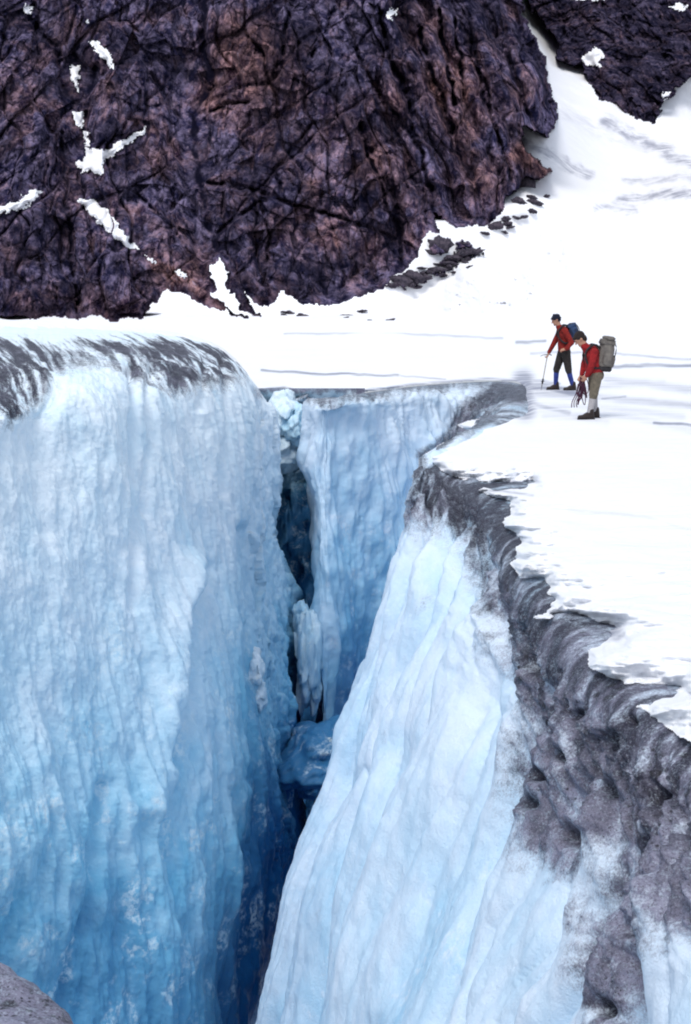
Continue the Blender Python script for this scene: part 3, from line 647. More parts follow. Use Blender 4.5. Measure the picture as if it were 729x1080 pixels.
# white snow on the back of the left block
idxr = tL*9
jj = np.where(idxr < .95)[0].max()
Pt = PLd[:, :jj+1].copy(); Tt = TL[:, :jj+1]
Pt[..., 2] += .05*sstep(.9, .6, Tt + .15*strk[:, :jj+1]) - .03
o = sub_mesh('block_snow', Pt, np.ones((Pt.shape[0]-1, Pt.shape[1]-1), bool), [SNOW], {'dirt_shade': Tt*0})
structure(o, 'white snow lying on top of the left ice block')
# ------------------------------------------------------------------ far closing wall of the crevasse, broken ice
rows, cols = 260, 150
bx_, by_ = np.meshgrid(np.linspace(225, 385, cols), np.concatenate([np.linspace(409.5, 520, 150), np.linspace(521, 1050, 110)]))
Dbk = 32.4 + 4.5*sstep(425, 500, by_) + .004*(by_-410)
PK = atY(bx_, by_, Dbk)
bv, be = facets(PK*np.array([1.0, .6, .8])+.5*np.stack([fbm(PK*.8, 3, 361)]*3, -1), 13)
PK = atY(bx_, by_, Dbk - (.75*bv + .3*fbm(PK*2, 4, 363)) * sstep(411, 425, by_))
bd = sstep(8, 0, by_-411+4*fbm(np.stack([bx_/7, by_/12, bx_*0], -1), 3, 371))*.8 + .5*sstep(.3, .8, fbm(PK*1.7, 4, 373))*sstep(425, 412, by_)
o = sub_mesh('crevasse_wall', PK, np.ones((len(PK)-1, cols-1), bool), [ICE_L], {'dirt_shade': np.clip(bd, 0, 1), 'blue': np.clip(.15+1.15*sstep(440, 560, by_)-.2*bv, 0, 1.15)}, True)  # lower back wall coloured darker blue to paint in the gap's shade
structure(o, 'broken ice closing the far end of the crevasse')
# crevasse floor, deep in the dark
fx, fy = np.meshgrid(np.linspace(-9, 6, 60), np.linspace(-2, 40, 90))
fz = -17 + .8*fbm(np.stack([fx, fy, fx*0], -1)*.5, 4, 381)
o = sub_mesh('crevasse_floor', np.stack([fx, fy, fz], -1), np.ones((89, 59), bool), [ICE_L], {'dirt_shade': fx*0+.3, 'blue': fx*0+1.3}, True)
structure(o, 'deep blue ice floor of the crevasse')
# ------------------------------------------------------------------ foreground lip the photographer stands on
def lipmesh():
    tt = np.linspace(0, 1, 220)
    ctrl = np.array([[-9, 3.0], [-6, 4.6], [-3.6, 5.3], [-1.95, 4.93], [-1.42, 4.66], [-1.10, 4.36], [-.85, 4.02], [-.3, 3.2], [.6, 2.4], [1.6, 1.6], [3, .3], [4, -3], [4, -8]])
    ctrl = ctrl + np.array([.12, .13]); Cc = catmull(ctrl, 220)
    rowsP = []
    for r_, zz in [(-3.5, .0), (-2, .0), (-1, -.0), (-.5, -.01), (-.2, -.03), (-.06, -.07), (0, -.14), (.03, -.28), (.0, -.6), (-.1, -1.2), (-.3, -2.5), (-.6, -5), (-1.2, -9), (-2, -16)]:
        t = np.gradient(Cc, axis=0); n_ = np.stack([-t[:, 1], t[:, 0]], -1); n_ /= np.linalg.norm(n_, axis=1)[:, None]
        q_ = Cc + n_*r_
        rowsP.append(np.stack([q_[:, 0], q_[:, 1], np.full(220, zz)], -1))
    P = catmull(np.array(rowsP), 200)
    return P
LP = lipmesh(); NLp = normals(LP)
LP = LP + NLp*((.05*fbm(LP*1.5, 4, 391) + .018*fbm(LP*7, 4, 395))*sstep(-.5, 0, LP[..., 1]*0))[..., None]
o = sub_mesh('foreground_ice', LP, np.ones((199, 219), bool), [ICE_R], {'dirt_shade': np.clip(.95*sstep(-3.0, -.3, LP[..., 2])+.1*fbm(LP*3, 3, 397), 0, 1), 'blue': LP[..., 0]*0+.1}, True)
structure(o, 'grey gritty ice edge in the near left corner')
# ================================================================== loose ice and rocks
def blob_mesh(name, c, r, seed, mat, rot=0, attrs=None, sub=5, fac=.5, nz=.3, freq=1.3):
    bm = bmesh.new(); bmesh.ops.create_icosphere(bm, subdivisions=sub, radius=1); V = np.array([v_.co[:] for v_ in bm.verts])
    Fc = np.array([[v_.index for v_ in f_.verts] for f_ in bm.faces]); bm.free()
    val, ed = facets(V*freq+seed*3.1, seed); V = V*(1 + fac*.45*val + nz*.5*fbm(V*1.6+seed, 4, seed) )[:, None]
    # flatten underside
    V = V*np.array(r); ca, sa = math.cos(rot), math.sin(rot); V = np.stack([V[:, 0]*ca-V[:, 2]*sa, V[:, 1], V[:, 0]*sa+V[:, 2]*ca], -1)
    at = {k_: np.full(len(V), v_) if np.isscalar(v_) else v_(V) for k_, v_ in (attrs or {}).items()}
    o = mesh_from(name, V, Fc, [mat], at); o.location = c; return o
def ice_block(px, py, Y, r, seed, label, blue=.6, rot=0, fac=.6, nz=.3):
    p = atY(px, py, Y); o = blob_mesh('ice_block', tuple(p), r, seed, ICE_L, rot, {'dirt_shade': 0., 'blue': blue}, fac=fac, nz=nz)
    return tag(o, label, 'ice block', 'ice blocks jammed in the crevasse')
ice_block(326, 700, 28.0, (.27, .5, 1.0), 1, 'tall pale ice block wedged upright in the gap between the crevasse walls', .45)
ice_block(320, 656, 28.4, (.22, .4, .4), 2, 'small bluish ice block topping the wedged pale column', .6)
ice_block(339, 796, 26.0, (.85, 1.3, .50), 3, 'rounded blue ice boulder bridging the dark slit of the crevasse', 1.14, nz=.55, fac=.35, rot=.35)
ice_block(268, 706, 22.9, (.17, .3, .30), 4, 'frosty white ice lump stuck on the left wall above the dark slit', .05)
ice_block(273, 735, 22.9, (.13, .25, .25), 9, 'smaller frosty lump hanging just below the white ice lump', .15)
ice_block(300, 436, 31.6, (.34, .5, .5), 5, 'pale broken ice chunk at the far end of the crevasse, left of the dark notch', .2)
ice_block(314, 452, 31.4, (.28, .5, .42), 6, 'bluish broken ice chunk low at the far end of the crevasse', .5)
ice_block(302, 478, 31.8, (.45, .6, .42), 7, 'broad snowy ice chunk resting above the dark blue gap', .25)
BROCK = mat_plain('boulder_rock', (.02, .018, .03), (.085, .07, .09), .9, 1.2, .15)
bl = [(424, 296, 2.6, 1.6), (436, 292, 2.8, 1.7), (447, 292, 2.0, 1.0), (464, 258, 2.6, 2.3), (455, 266, 1.3, .9), (478, 272, 2.2, 1.0), (487, 268, 2.4, 1.1), (499, 266, 2.6, .9), (470, 278, 1.8, .8), (489, 258, 1.6, .8),
      (461, 285, 2.2, .8), (474, 284, 1.4, .6), (555, 197, 2.4, 3.4), (547, 213, 1.9, 1.2), (563, 214, 2.2, .9), (521, 239, 2.4, 1.4), (533, 231, 1.2, .9), (440, 303, 1.4, .6), (416, 301, 1.6, 1.0), (512, 246, 1.5, .5), (306, 330, 1.3, .6), (318, 333, 1.6, .5), (382, 328, 1.2, .4), (410, 338, 1.4, .4), (538, 240, 1.3, .5), (482, 279, 1.5, .5)]
spots = {0: 'low dark boulder at the cliff foot, leftmost of the rock cluster on the snow', 3: 'bulky dark boulder at the top of the rock cluster on the snow', 7: 'long flat dark rock at the right tip of the rock cluster', 12: 'pale-capped upright boulder at the foot of the pillared cliff', 15: 'dark rock poking out where the cliff corner meets the snow', 20: 'small dark rock in the snow at the cliff foot, left of the main cluster'}
rq = random.Random(8)
for _ in range(26):
    t_ = rq.random(); bl.append((418+t_*95+rq.uniform(-12, 12), 300-t_*42+rq.uniform(-6, 14), rq.uniform(.6, 1.3), rq.uniform(.3, .7)))
for _ in range(8): bl.append((rq.uniform(270, 400), rq.uniform(327, 338), rq.uniform(.6, 1.2), rq.uniform(.25, .45)))
for _ in range(8): t_ = rq.random(); bl.append((520+t_*50+rq.uniform(-6, 14), 246-t_*48+rq.uniform(0, 8), rq.uniform(.6, 1.3), rq.uniform(.4, .8)))
def Dat(px, py):
    i = np.abs(ys_bg-py).argmin(); j = np.abs(xs-px).argmin(); return BG[i, j]
for i, (px, py, w, h) in enumerate(bl):
    p = Dat(px, min(py, 350)); s = p[1]/400.*.62
    o = blob_mesh('boulder', tuple(p+np.array([0, -.4, 0])), (w*s*1.7, 1.8*s, h*s*1.3), 20+i, BROCK, random.uniform(-.3, .3), sub=3, fac=1.0, nz=.5)
    tag(o, spots.get(i, 'small dark rock scattered on the snow below the cliff'), 'boulder', 'boulders on the snow under the cliff')
# ================================================================== people
def bake(o):
    dg = bpy.context.evaluated_depsgraph_get(); me = bpy.data.meshes.new_from_object(o.evaluated_get(dg)); o.modifiers.clear(); o.data = me
def capsule(bm, a, b, ra, rb, sx=1., n=10):
    a = Vector(a); b = Vector(b); d = b-a; L = max(d.length, 1e-4); rot = d.to_track_quat('Z', 'Y').to_matrix().to_4x4(); M = Matrix.Translation(a) @ rot
    rings = []; K = 5
    for i in range(K+1):
        t = -PI/2 + PI/2*i/K; rings.append((ra*math.sin(t), ra*math.cos(t)))
    for i in range(K+1):
        t = PI/2*i/K; rings.append((L+rb*math.sin(t), rb*math.cos(t)))
    vs = []
    for zz, rr in rings:
        rr = max(rr, 1e-4); vs.append([bm.verts.new(M @ Vector((rr*math.cos(2*PI*k_/n), rr*math.sin(2*PI*k_/n), zz))) for k_ in range(n)])
    for r0, r1 in zip(vs, vs[1:]):
        for k_ in range(n): bm.faces.new((r0[k_], r0[(k_+1) % n], r1[(k_+1) % n], r1[k_]))
    bm.faces.new(vs[0][::-1]); bm.faces.new(vs[-1])
def ellipsoid(bm, c, r, rot=(0, 0, 0)):
    from mathutils import Euler
    M = Matrix.Translation(Vector(c)) @ Euler(rot).to_matrix().to_4x4() @ Matrix.Diagonal((r[0], r[1], r[2], 1))
    bmesh.ops.create_uvsphere(bm, u_segments=20, v_segments=12, radius=1, matrix=M)
def organic(name, caps, ells, mat, parent=None, vox=.012, smooth=4):
    bm = bmesh.new()
    for c in caps: capsule(bm, *c)
    for e in ells: ellipsoid(bm, *e)
    me = bpy.data.meshes.new(name); bm.to_mesh(me); bm.free(); o = bpy.data.objects.new(name, me); C.objects.link(o)
    m = o.modifiers.new('r', 'REMESH'); m.mode = 'VOXEL'; m.voxel_size = vox; m.use_smooth_shade = True
    s = o.modifiers.new('s', 'SMOOTH'); s.iterations = smooth; s.factor = .5
    bake(o); o.data.materials.clear(); o.data.materials.append(mat)
    for p_ in o.data.polygons: p_.use_smooth = True
    if parent: o.parent = parent
    return o
def tube(name, pts, r, mat, parent=None, res=3, bm=None):
    own = bm is None
    if own: bm = bmesh.new()
    D_ = catmull(np.array(pts, float), (len(pts)-1)*res+1); n = 8; prev = None
    for i, p_ in enumerate(D_):
        t = Vector(D_[min(i+1, len(D_)-1)]-D_[max(i-1, 0)]).normalized(); q_ = t.to_track_quat('Z', 'Y').to_matrix()
        rr = r[min(int(i/res), len(r)-1)] if isinstance(r, (list, tuple)) else r
        ring = [bm.verts.new(Vector(p_)+q_ @ Vector((rr*math.cos(2*PI*k_/n), rr*math.sin(2*PI*k_/n), 0))) for k_ in range(n)]
        if prev:
            for k_ in range(n): bm.faces.new((prev[k_], prev[(k_+1) % n], ring[(k_+1) % n], ring[k_]))
        else: bm.faces.new(ring[::-1])
        prev = ring
    bm.faces.new(prev)
    if own: return bmobj(name, bm, mat, parent)
def bmobj(name, bm, mat, parent=None, smooth=True):
    bmesh.ops.recalc_face_normals(bm, faces=bm.faces)
    me = bpy.data.meshes.new(name); bm.to_mesh(me); bm.free(); me.materials.append(mat)
    for p_ in me.polygons: p_.use_smooth = smooth
    o = bpy.data.objects.new(name, me); C.objects.link(o)
    if parent: o.parent = parent
    return o
def empty(name, loc):
    o = bpy.data.objects.new(name, None); C.objects.link(o); o.location = loc; return o
SKIN = mat_plain('skin', (.46, .25, .17), (.38, .19, .13), .6, 40, .002)
RED = mat_plain('red_jacket_cloth', (.25, .02, .014), (.13, .01, .01), .9, 14, .012)
RED2 = mat_plain('crimson_jacket_cloth', (.30, .016, .018), (.16, .009, .012), .9, 14, .012)
OLIVE = mat_plain('dark_breeches_cloth', (.035, .032, .028), (.02, .016, .018), .95, 16, .012)
TAN = mat_plain('grey_tan_cloth', (.16, .135, .10), (.10, .085, .065), .95, 16, .012)
BLUE = mat_plain('blue_gaiter_cloth', (.03, .055, .26), (.02, .03, .14), .8, 16, .008)
SOCK = mat_plain('pale_wool', (.42, .40, .40), (.28, .27, .29), .95, 60, .008)
BOOT = mat_plain('dark_boot_leather', (.018, .013, .013), (.03, .02, .018), .5, 30, .004)
NAVY = mat_plain('navy_knit', (.007, .009, .02), (.014, .016, .035), .95, 70, .006)
HAIR = mat_plain('dark_brown_hair', (.014, .010, .010), (.03, .02, .018), .8, 90, .008)
PACKB = mat_plain('blue_black_pack_cloth', (.012, .016, .035), (.03, .06, .14), .8, 8, .012)
PACKT = mat_plain('olive_grey_pack_cloth', (.16, .145, .13), (.10, .09, .085), .9, 12, .012)
DARK = mat_plain('dark_strap', (.015, .014, .018), (.03, .028, .03), .8, 30, .004)
ROPE = mat_plain('maroon_rope_fibre', (.09, .02, .035), (.03, .02, .045), .9, 90, .006)
STEEL = mat_plain('axe_steel', (.25, .25, .27), (.18, .18, .2), .35, 30, .001, .6)
WOOD = mat_plain('pale_ash_wood', (.5, .45, .40), (.36, .32, .28), .6, 20, .002)
EYE = mat_plain('dark_eye', (.01, .01, .012), None, .3, 10, .0)
def head(caps, ells, c, tilt, neck):
    """a head looking towards -x, pitched down by tilt; adds to the body"""
    R_ = Matrix.Rotation(-tilt, 3, 'Y'); c = Vector(c)
    w = lambda p_: tuple(c + R_ @ Vector(p_))
    ells.append((w((0, 0, .02)), (.098, .076, .10), (0, -tilt, 0))); ells.append((w((-.035, 0, -.06)), (.062, .055, .065), (0, -tilt, 0)))
    ells.append((w((-.075, 0, -.095)), (.028, .03, .022), (0, -tilt, 0)))            # chin
    caps.append((w((-.09, 0, .012)), w((-.118, 0, -.028)), .009, .015)); caps.append((w((-.082, -.02, -.062)), w((-.082, .02, -.062)), .012, .012))  # nose, mouth
    for s in (-1, 1): ells.append((w((.012, s*.078, -.005)), (.020, .010, .032), (0, -tilt, 0)))
    for s in (-1, 1): caps.append((w((-.083, s*.012, .03)), w((-.076, s*.048, .03)), .012, .012))   # brow
    caps.append((w((.01, 0, -.07)), neck, .058, .062))
    return w
def hand(caps, wrist, d, palm_n, curl=1.0):
    """palm and five bent fingers; d = hand direction, palm_n = direction the fingers curl to"""
    d = Vector(d).normalized(); pn = Vector(palm_n).normalized(); sd_ = d.cross(pn).normalized(); w = Vector(wrist)
    k_ = w + d*.085
    for s in (-.028, -.009, .009, .028): caps.append((tuple(w+sd_*s*.7), tuple(k_+sd_*s), .015, .013))
    for s, L in ((-.030, .030), (-.010, .036), (.010, .033), (.030, .026)):
        a = k_+sd_*s; b = a + (d*math.cos(.5*curl)+pn*math.sin(.5*curl))*L; c_ = b + (d*math.cos(1.3*curl)+pn*math.sin(1.3*curl))*L*.8; e = c_ + (d*math.cos(2.1*curl)+pn*math.sin(2.1*curl))*L*.6
        caps += [(tuple(a), tuple(b), .011, .010), (tuple(b), tuple(c_), .010, .009), (tuple(c_), tuple(e), .009, .008)]
    a = w+d*.02-sd_*.03; b = a - sd_*.025 + d*.025 + pn*.012; e = b + d*.028 + pn*.02 + sd_*.006
    caps += [(tuple(a), tuple(b), .014, .012), (tuple(b), tuple(e), .012, .010)]
def boot(name, ankle, par, toe=-1, yaw=0.):
    ax, ay, az = ankle; c_, s_ = math.cos(yaw), math.sin(yaw)
    f = lambda x, y, z_: (ax + toe*(x*c_-y*s_), ay + x*s_+y*c_, z_)
    b = organic(name, [(f(-.02, 0, az+.06), f(-.03, 0, .075), .056, .058), (f(-.04, 0, .055), f(.10, 0, .055), .05, .044), (f(.05, 0, .05), f(.175, 0, .042), .048, .042), (f(-.02, 0, .12), f(.08, 0, .075), .05, .042)], [], BOOT, par, .010, 3)
    bm = bmesh.new()
    out = [(-.095, -.032), (-.095, .032), (-.03, .042), (.09, .052), (.18, .046), (.218, .02), (.218, -.02), (.18, -.046), (.09, -.052), (-.03, -.042)]
    lo = [bm.verts.new(f(x, y, 0)) for x, y in out]; hi = [bm.verts.new(f(x, y, .026)) for x, y in out]
    bm.faces.new(lo); bm.faces.new(hi[::-1])
    for i in range(len(out)): bm.faces.new((lo[i], hi[i], hi[(i+1) % len(out)], lo[(i+1) % len(out)]))
    bmobj('sole', bm, DARK, b, False)
    return b
def person(loc, J, mats, label, kind):
    root = empty('person', (loc[0], loc[1], loc[2]-.02)); tag(root, label, 'person')
    caps, ells = [], []
    sh, hp = J['chest'], J['pelvis']
    w = head(caps, ells, J['head'], J['tilt'], J['neck'])
    caps += [(J['neck'], sh, .062, .12), (sh, hp, .13, .13)]
    for s, a in (('n', -1), ('f', 1)):
        S_, E, W = J['sho_'+s], J['elb_'+s], J['wri_'+s]
        caps += [(S_, E, .052, .042), (E, W, .040, .028)]
        hand(caps, W, J['hd_'+s], J['hp_'+s])
        caps += [(J['hip_'+s], J['kne_'+s], .085, .056), (J['kne_'+s], J['ank_'+s], .054, .038)]
        a_ = J['ank_'+s]; caps.append(((a_[0]+.03, a_[1], .05), (a_[0]-.15, a_[1], .04), .035, .028))
        caps.append((a_, (a_[0]+.02, a_[1], .05), .038, .035))
    body_ = organic('body', caps, ells, SKIN, root, .0075, 3)
    for s in (-1, 1):
        eb = bmesh.new(); ellipsoid(eb, w((-.083, s*.031, .008)), (.009, .013, .008)); bmobj('eye', eb, EYE, body_)
    # jacket: torso, collar, sleeves, hem
    jc, je = [], []
    cx, cy, cz = sh; hx, hy, hz = hp
    je.append(((cx+.01, cy, cz-.04), (.135, .20, .20), (0, J['lean'], 0)))
    je.append((((cx+hx)/2, cy, (cz+hz)/2), (.135, .185, .26), (0, J['lean'], 0)))
    je.append(((hx, hy, hz+.06), (.145, .19, .15)))
    jc.append((J['neck'], (cx, cy, cz+.02), .075, .12))
    for s in 'nf':
        S_, E, W = J['sho_'+s], J['elb_'+s], J['wri_'+s]
        W2 = tuple(Vector(E).lerp(Vector(W), .93))
        jc += [((cx, cy, cz), S_, .10, .078), (S_, E, .076, .064), (E, W2, .062, .047)]
    # cloth folds
    rr = random.Random(3)
    for i in range(9):
        t = rr.random(); zc = cz-.05-(cz-hz)*t; jc.append(((hx*(t)+cx*(1-t)-.11, -.12+rr.uniform(-.03, .1), zc), (hx*t+cx*(1-t)+.08, -.16, zc-rr.uniform(.02, .09)), .022, .02))
    jk = organic('jacket', jc, je, mats['jacket'], root, .011, 3)
    # zip / hem line
    tc = [((hx, hy, hz+.04), (hx, hy, hz-.02), .135, .14)]
    for s in 'nf':
        Hh, K, A = J['hip_'+s], J['kne_'+s], J['ank_'+s]
        low_ = tuple(Vector(K).lerp(Vector(A), .16))
        tc += [(Hh, K, .112, .082), (K, low_, .084, .068)]
        for i in range(4):
            q_ = Vector(Hh).lerp(Vector(K), .25+.2*i); tc.append((tuple(q_+Vector((-.07, -.03, 0))), tuple(q_+Vector((.06, -.05, -.03))), .02, .02))
    organic('trousers', tc, [((hx+.02, hy, hz-.03), (.14, .175, .13))], mats['trousers'], root, .011, 3)
    for s in 'nf':
        K, A = Vector(J['kne_'+s]), Vector(J['ank_'+s])
        organic(kind['lower'], [(tuple(K.lerp(A, .1)), tuple(K.lerp(A, .45)), .066, .062), (tuple(K.lerp(A, .45)), tuple(A+Vector((0, 0, .03))), .062, .05)], [], mats['lower'], root, .011, 2)
        boot('boot', J['ank_'+s], root, -1, kind.get('yaw_'+s, 0))
    # head cover
    T = J['tilt']; c_ = Vector(J['head']); R_ = Matrix.Rotation(-T, 3, 'Y')
    wv = lambda p_: tuple(c_ + R_ @ Vector(p_))
    if kind['cap']:
        cp_ = organic('cap', [], [(wv((.012, 0, .052)), (.112, .092, .082), (0, -T-.12, 0)), (wv((.05, 0, .0)), (.07, .083, .075), (0, -T, 0)), (wv((.0, 0, .13)), (.03, .03, .022))], NAVY, root, .008, 3)
        bm = bmesh.new(); pts = [wv((.012+.115*math.cos(a_), .095*math.sin(a_), .038-.03*math.cos(a_))) for a_ in np.linspace(0, 2*PI, 25)]
        tube('brim', pts, .012, NAVY, bm=bm, res=1); bmobj('brim', bm, NAVY, cp_)
    else:
        organic('hair', [(wv((-.075, y_, .075)), wv((.06, y_*1.3, .09)), .026, .03) for y_ in (-.05, -.025, 0, .025, .05)], [(wv((.022, 0, .045)), (.108, .094, .092), (0, -T, 0)), (wv((.06, 0, -.02)), (.06, .078, .09), (0, -T, 0))], HAIR, root, .008, 3)
    return root
PA = ground(np.array([594.]), np.array([411.]))[0]
PBp = ground(np.array([622.]), np.array([441.]))[0]
JA = dict(head=(-.20, 0, 1.635), tilt=.42, neck=(-.13, 0, 1.475), chest=(-.03, 0, 1.33), pelvis=(.0, 0, .92), lean=.12,
          sho_n=(-.02, -.18, 1.39), elb_n=(.13, -.27, 1.12), wri_n=(.0, -.27, .97), hd_n=(-1, .1, -.15), hp_n=(0, .6, -.8),
          sho_f=(-.07, .17, 1.39), elb_f=(-.20, .22, 1.10), wri_f=(-.33, .18, .87), hd_f=(-.35, 0, -1), hp_f=(-.9, -.3, .2),
          hip_n=(.03, -.09, .88), kne_n=(.10, -.11, .48), ank_n=(.20, -.12, .11), hip_f=(-.03, .09, .88), kne_f=(-.15, .10, .49), ank_f=(-.16, .11, .11))
A = person(tuple(PA), JA, dict(jacket=RED, trousers=OLIVE, lower=BLUE), 'climber in dark knitted cap and red jacket with blue gaiters, legs apart, looking down', dict(lower='gaiter', cap=True, yaw_n=.1))
JB = dict(head=(-.215, 0, 1.45), tilt=.75, neck=(-.13, 0, 1.325), chest=(.0, 0, 1.17), pelvis=(.08, 0, .83), lean=.2,
          sho_n=(.02, -.17, 1.22), elb_n=(-.03, -.22, .98), wri_n=(-.10, -.15, .80), hd_n=(-.5, .3, -1), hp_n=(-.3, .9, 0),
          sho_f=(-.02, .17, 1.22), elb_f=(-.09, .22, .98), wri_f=(-.15, .08, .80), hd_f=(-.5, -.2, -1), hp_f=(-.3, -.9, 0),
          hip_n=(.09, -.09, .80), kne_n=(.04, -.10, .45), ank_n=(-.02, -.10, .11), hip_f=(.07, .09, .80), kne_f=(.08, .10, .45), ank_f=(.12, .13, .11))
B = person(tuple(PBp), JB, dict(jacket=RED2, trousers=TAN, lower=SOCK), 'hatless climber in red jacket, grey-tan breeches and pale socks, stooping and looking down', dict(lower='sock', cap=False, yaw_n=.05))
def pack(loc, c, size, tilt, mat, label, big):
    root = empty('backpack', loc); tag(root, label, 'backpack')
    R_ = Matrix.Rotation(tilt, 4, 'Y'); sx, sy, sz = size
    def part(name, off, s, m, par, exp=.55, seed=1):
        bm = bmesh.new(); bmesh.ops.create_icosphere(bm, subdivisions=4, radius=1)
        for v_ in bm.verts:
            p_ = v_.co; q_ = Vector([math.copysign(abs(x)**exp, x) for x in p_])
            n_ = float(noise3(np.array([[p_.x*2.2+seed, p_.y*2.2, p_.z*2.2]]), seed)[0]); q_ *= 1+.10*n_
            q_ = Vector((q_.x*s[0], q_.y*s[1], q_.z*s[2]))+Vector(off); v_.co = R_ @ q_ + Vector(c)
        return bmobj(name, bm, m, par)
    part('sack', (0, 0, 0), (sx, sy, sz), mat, root)
    part('lid', (.0, 0, sz*.98), (sx*1.0, sy*.95, sz*.25), mat, root, .6, 3)
    part('front_pocket', (sx*.85, 0, -sz*.3), (sx*.42, sy*.7, sz*.45), mat, root, .6, 5)
    if big:
        part('side_pocket', (.02, -sy*.95, -sz*.2), (sx*.6, sy*.3, sz*.45), mat, root, .6, 7)
        part('bottom_panel', (0, 0, -sz*.86), (sx*1.03, sy*1.02, sz*.22), DARK, root, .6, 9)
        part('bedroll', (sx*.1, 0, sz*1.28), (sx*.75, sy*1.05, sz*.16), mat, root, .7, 11)
    for s in (-.5, .5):
        tube('compression_strap', [tuple(R_ @ Vector((-sx*1.0, s*sy, sz*.9))+Vector(c)), tuple(R_ @ Vector((0, s*sy, sz*1.25))+Vector(c)), tuple(R_ @ Vector((sx*1.06, s*sy, sz*.8))+Vector(c)), tuple(R_ @ Vector((sx*1.12, s*sy, 0))+Vector(c))], .009, DARK, root)
    return root
def straps(root, pts_n, pts_f):
    for p_ in (pts_n, pts_f): tube('shoulder_strap', p_, .020, DARK, root)
pa = pack(tuple(PA), (.215, -.0, 1.30), (.12, .17, .20), -.35, PACKB, 'small blue and black rucksack worn by the climber in the dark cap', False)
straps(pa, [(.12, -.10, 1.42), (.0, -.13, 1.50), (-.15, -.12, 1.38), (-.14, -.15, 1.20), (.0, -.22, 1.08), (.12, -.16, 1.14)], [(.12, .10, 1.42), (.0, .13, 1.50), (-.15, .12, 1.38), (-.14, .15, 1.20), (.0, .22, 1.08), (.12, .16, 1.14)])
# blue stuff bag under the far man's pack
pb = pack(tuple(PBp), (.25, 0, 1.12), (.14, .19, .255), -.12+.26, PACKT, 'large olive grey rucksack with dark base worn by the stooping climber', True)
straps(pb, [(.14, -.10, 1.27), (.02, -.13, 1.33), (-.12, -.12, 1.20), (-.10, -.15, 1.02), (.02, -.19, .92), (.16, -.16, .92)], [(.14, .10, 1.27), (.02, .13, 1.33), (-.12, .12, 1.20), (-.10, .15, 1.02), (.02, .19, .92), (.16, .16, .92)])
# ice axe used as a stick
ax = empty('ice_axe', tuple(PA)); tag(ax, 'long wooden ice axe planted in the snow by the climber in the dark cap', 'ice axe')
top_ = np.array([-.36, .17, .79]); bot = np.array([-.49, .12, .03]); dr = (bot-top_)/np.linalg.norm(bot-top_)
tube('shaft', [tuple(top_), tuple((top_+bot)/2), tuple(bot-dr*.06)], .014, WOOD, ax)
tube('spike', [tuple(bot-dr*.08), tuple(bot), tuple(bot+dr*.08)], [.014, .009, .003], STEEL, ax)
tube('pick', [tuple(top_+np.array([.0, 0, .015])), tuple(top_+np.array([-.09, 0, .012])), tuple(top_+np.array([-.17, 0, -.025]))], [.013, .009, .003], STEEL, ax)
tube('adze', [tuple(top_+np.array([.0, 0, .015])), tuple(top_+np.array([.06, 0, .02])), tuple(top_+np.array([.10, 0, .0]))], [.013, .014, .016], STEEL, ax)
# loose basket ring seen low on the stick
bm = bmesh.new(); mc = bot-dr*.16
tube('ring', [tuple(mc+np.array([.03*math.cos(a_), .03*math.sin(a_), 0])) for a_ in np.linspace(0, 2*PI, 13)], .010, DARK, bm=bm, res=1); tube('ring', [tuple(mc-dr*.06), tuple(mc+dr*.06)], .021, DARK, bm=bm); bmobj('sliding_ring', bm, DARK, ax)
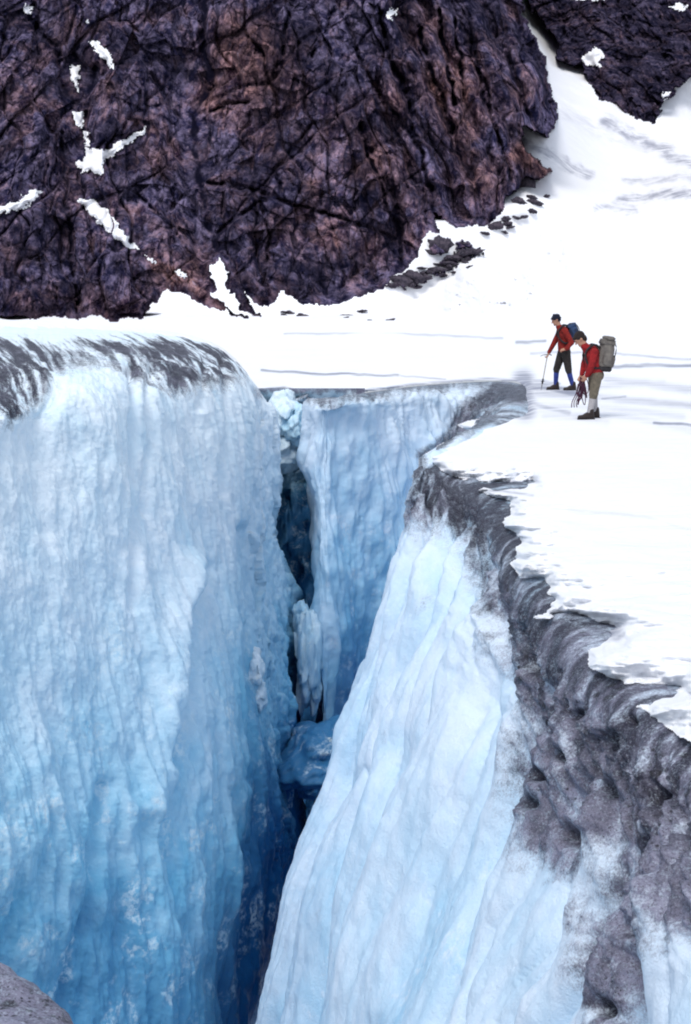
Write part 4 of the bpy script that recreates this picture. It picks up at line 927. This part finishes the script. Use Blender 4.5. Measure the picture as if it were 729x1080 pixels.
# rope coils in the stooping man's hands
rp = bmesh.new(); rr = random.Random(11)
for i in range(16):
    L = rr.uniform(.26, .50); wd = rr.uniform(.015, .055); ph = rr.uniform(-.05, .05); y0 = rr.uniform(-.10, .10); x0 = -.155+rr.uniform(-.025, .035); a0 = rr.uniform(0, PI)
    pts = [(x0+ph*(1-math.cos(a_))+wd*math.sin(a_)*math.cos(a0), y0+wd*math.sin(a_)*math.sin(a0), .74-L*(1-math.cos(a_))/2) for a_ in np.linspace(0, 2*PI, 17)]
    tube('rope', pts, .0085, ROPE, bm=rp, res=2)
for i in range(3):
    x0 = -.16-.03*i; tube('rope', [(x0, -.05+.04*i, .62), (x0-.03, -.05+.04*i, .45), (x0-.10, -.06+.04*i, .30), (x0-.08-.02*i, -.04, .20)], .0085, ROPE, bm=rp, res=4)
o = bmobj('rope_coil', rp, ROPE); o.location = tuple(PBp); tag(o, 'loose coils of dark maroon rope hanging from the hands of the stooping climber', 'rope')
# ================================================================== light
wd = bpy.data.worlds.new('World'); scn.world = wd; wd.use_nodes = True; nt = wd.node_tree; nt.nodes.clear()
sky = nt.nodes.new('ShaderNodeTexSky'); sky.sky_type = 'NISHITA'; sky.sun_disc = False
EL, AZ = math.radians(56), math.radians(203)          # compass style: from +Y clockwise
sky.sun_elevation = EL; sky.sun_rotation = AZ; sky.air_density = 1.0; sky.dust_density = 2.5; sky.ozone_density = 1.0
bgn = nt.nodes.new('ShaderNodeBackground'); bgn.inputs[1].default_value = .15; wo = nt.nodes.new('ShaderNodeOutputWorld')
cl = nt.nodes.new('ShaderNodeMix'); cl.data_type = 'RGBA'; cl.inputs[0].default_value = .5; cl.inputs[7].default_value = (6.9, 7.4, 8.1, 1)   # thin cloud over the sky
nt.links.new(sky.outputs[0], cl.inputs[6]); nt.links.new(cl.outputs[2], bgn.inputs[0]); nt.links.new(bgn.outputs[0], wo.inputs[0])
sl_ = bpy.data.lights.new('sun', 'SUN'); sun = bpy.data.objects.new('sun', sl_); C.objects.link(sun)
sl_.energy = 1.8; sl_.angle = math.radians(25); sl_.color = (1, .97, .93)
d_ = Vector((math.sin(AZ)*math.cos(EL), math.cos(AZ)*math.cos(EL), math.sin(EL)))
sun.rotation_euler = d_.to_track_quat('Z', 'Y').to_euler(); sun.location = d_*50
scn.view_settings.view_transform = 'Standard'; scn.view_settings.look = 'None'; scn.view_settings.exposure = 0
scn.render.engine = 'CYCLES'
scn.cycles.pixel_filter_type = 'BLACKMAN_HARRIS'; scn.cycles.filter_width = 2.0
scn.cycles.max_bounces = 8; scn.cycles.diffuse_bounces = 5
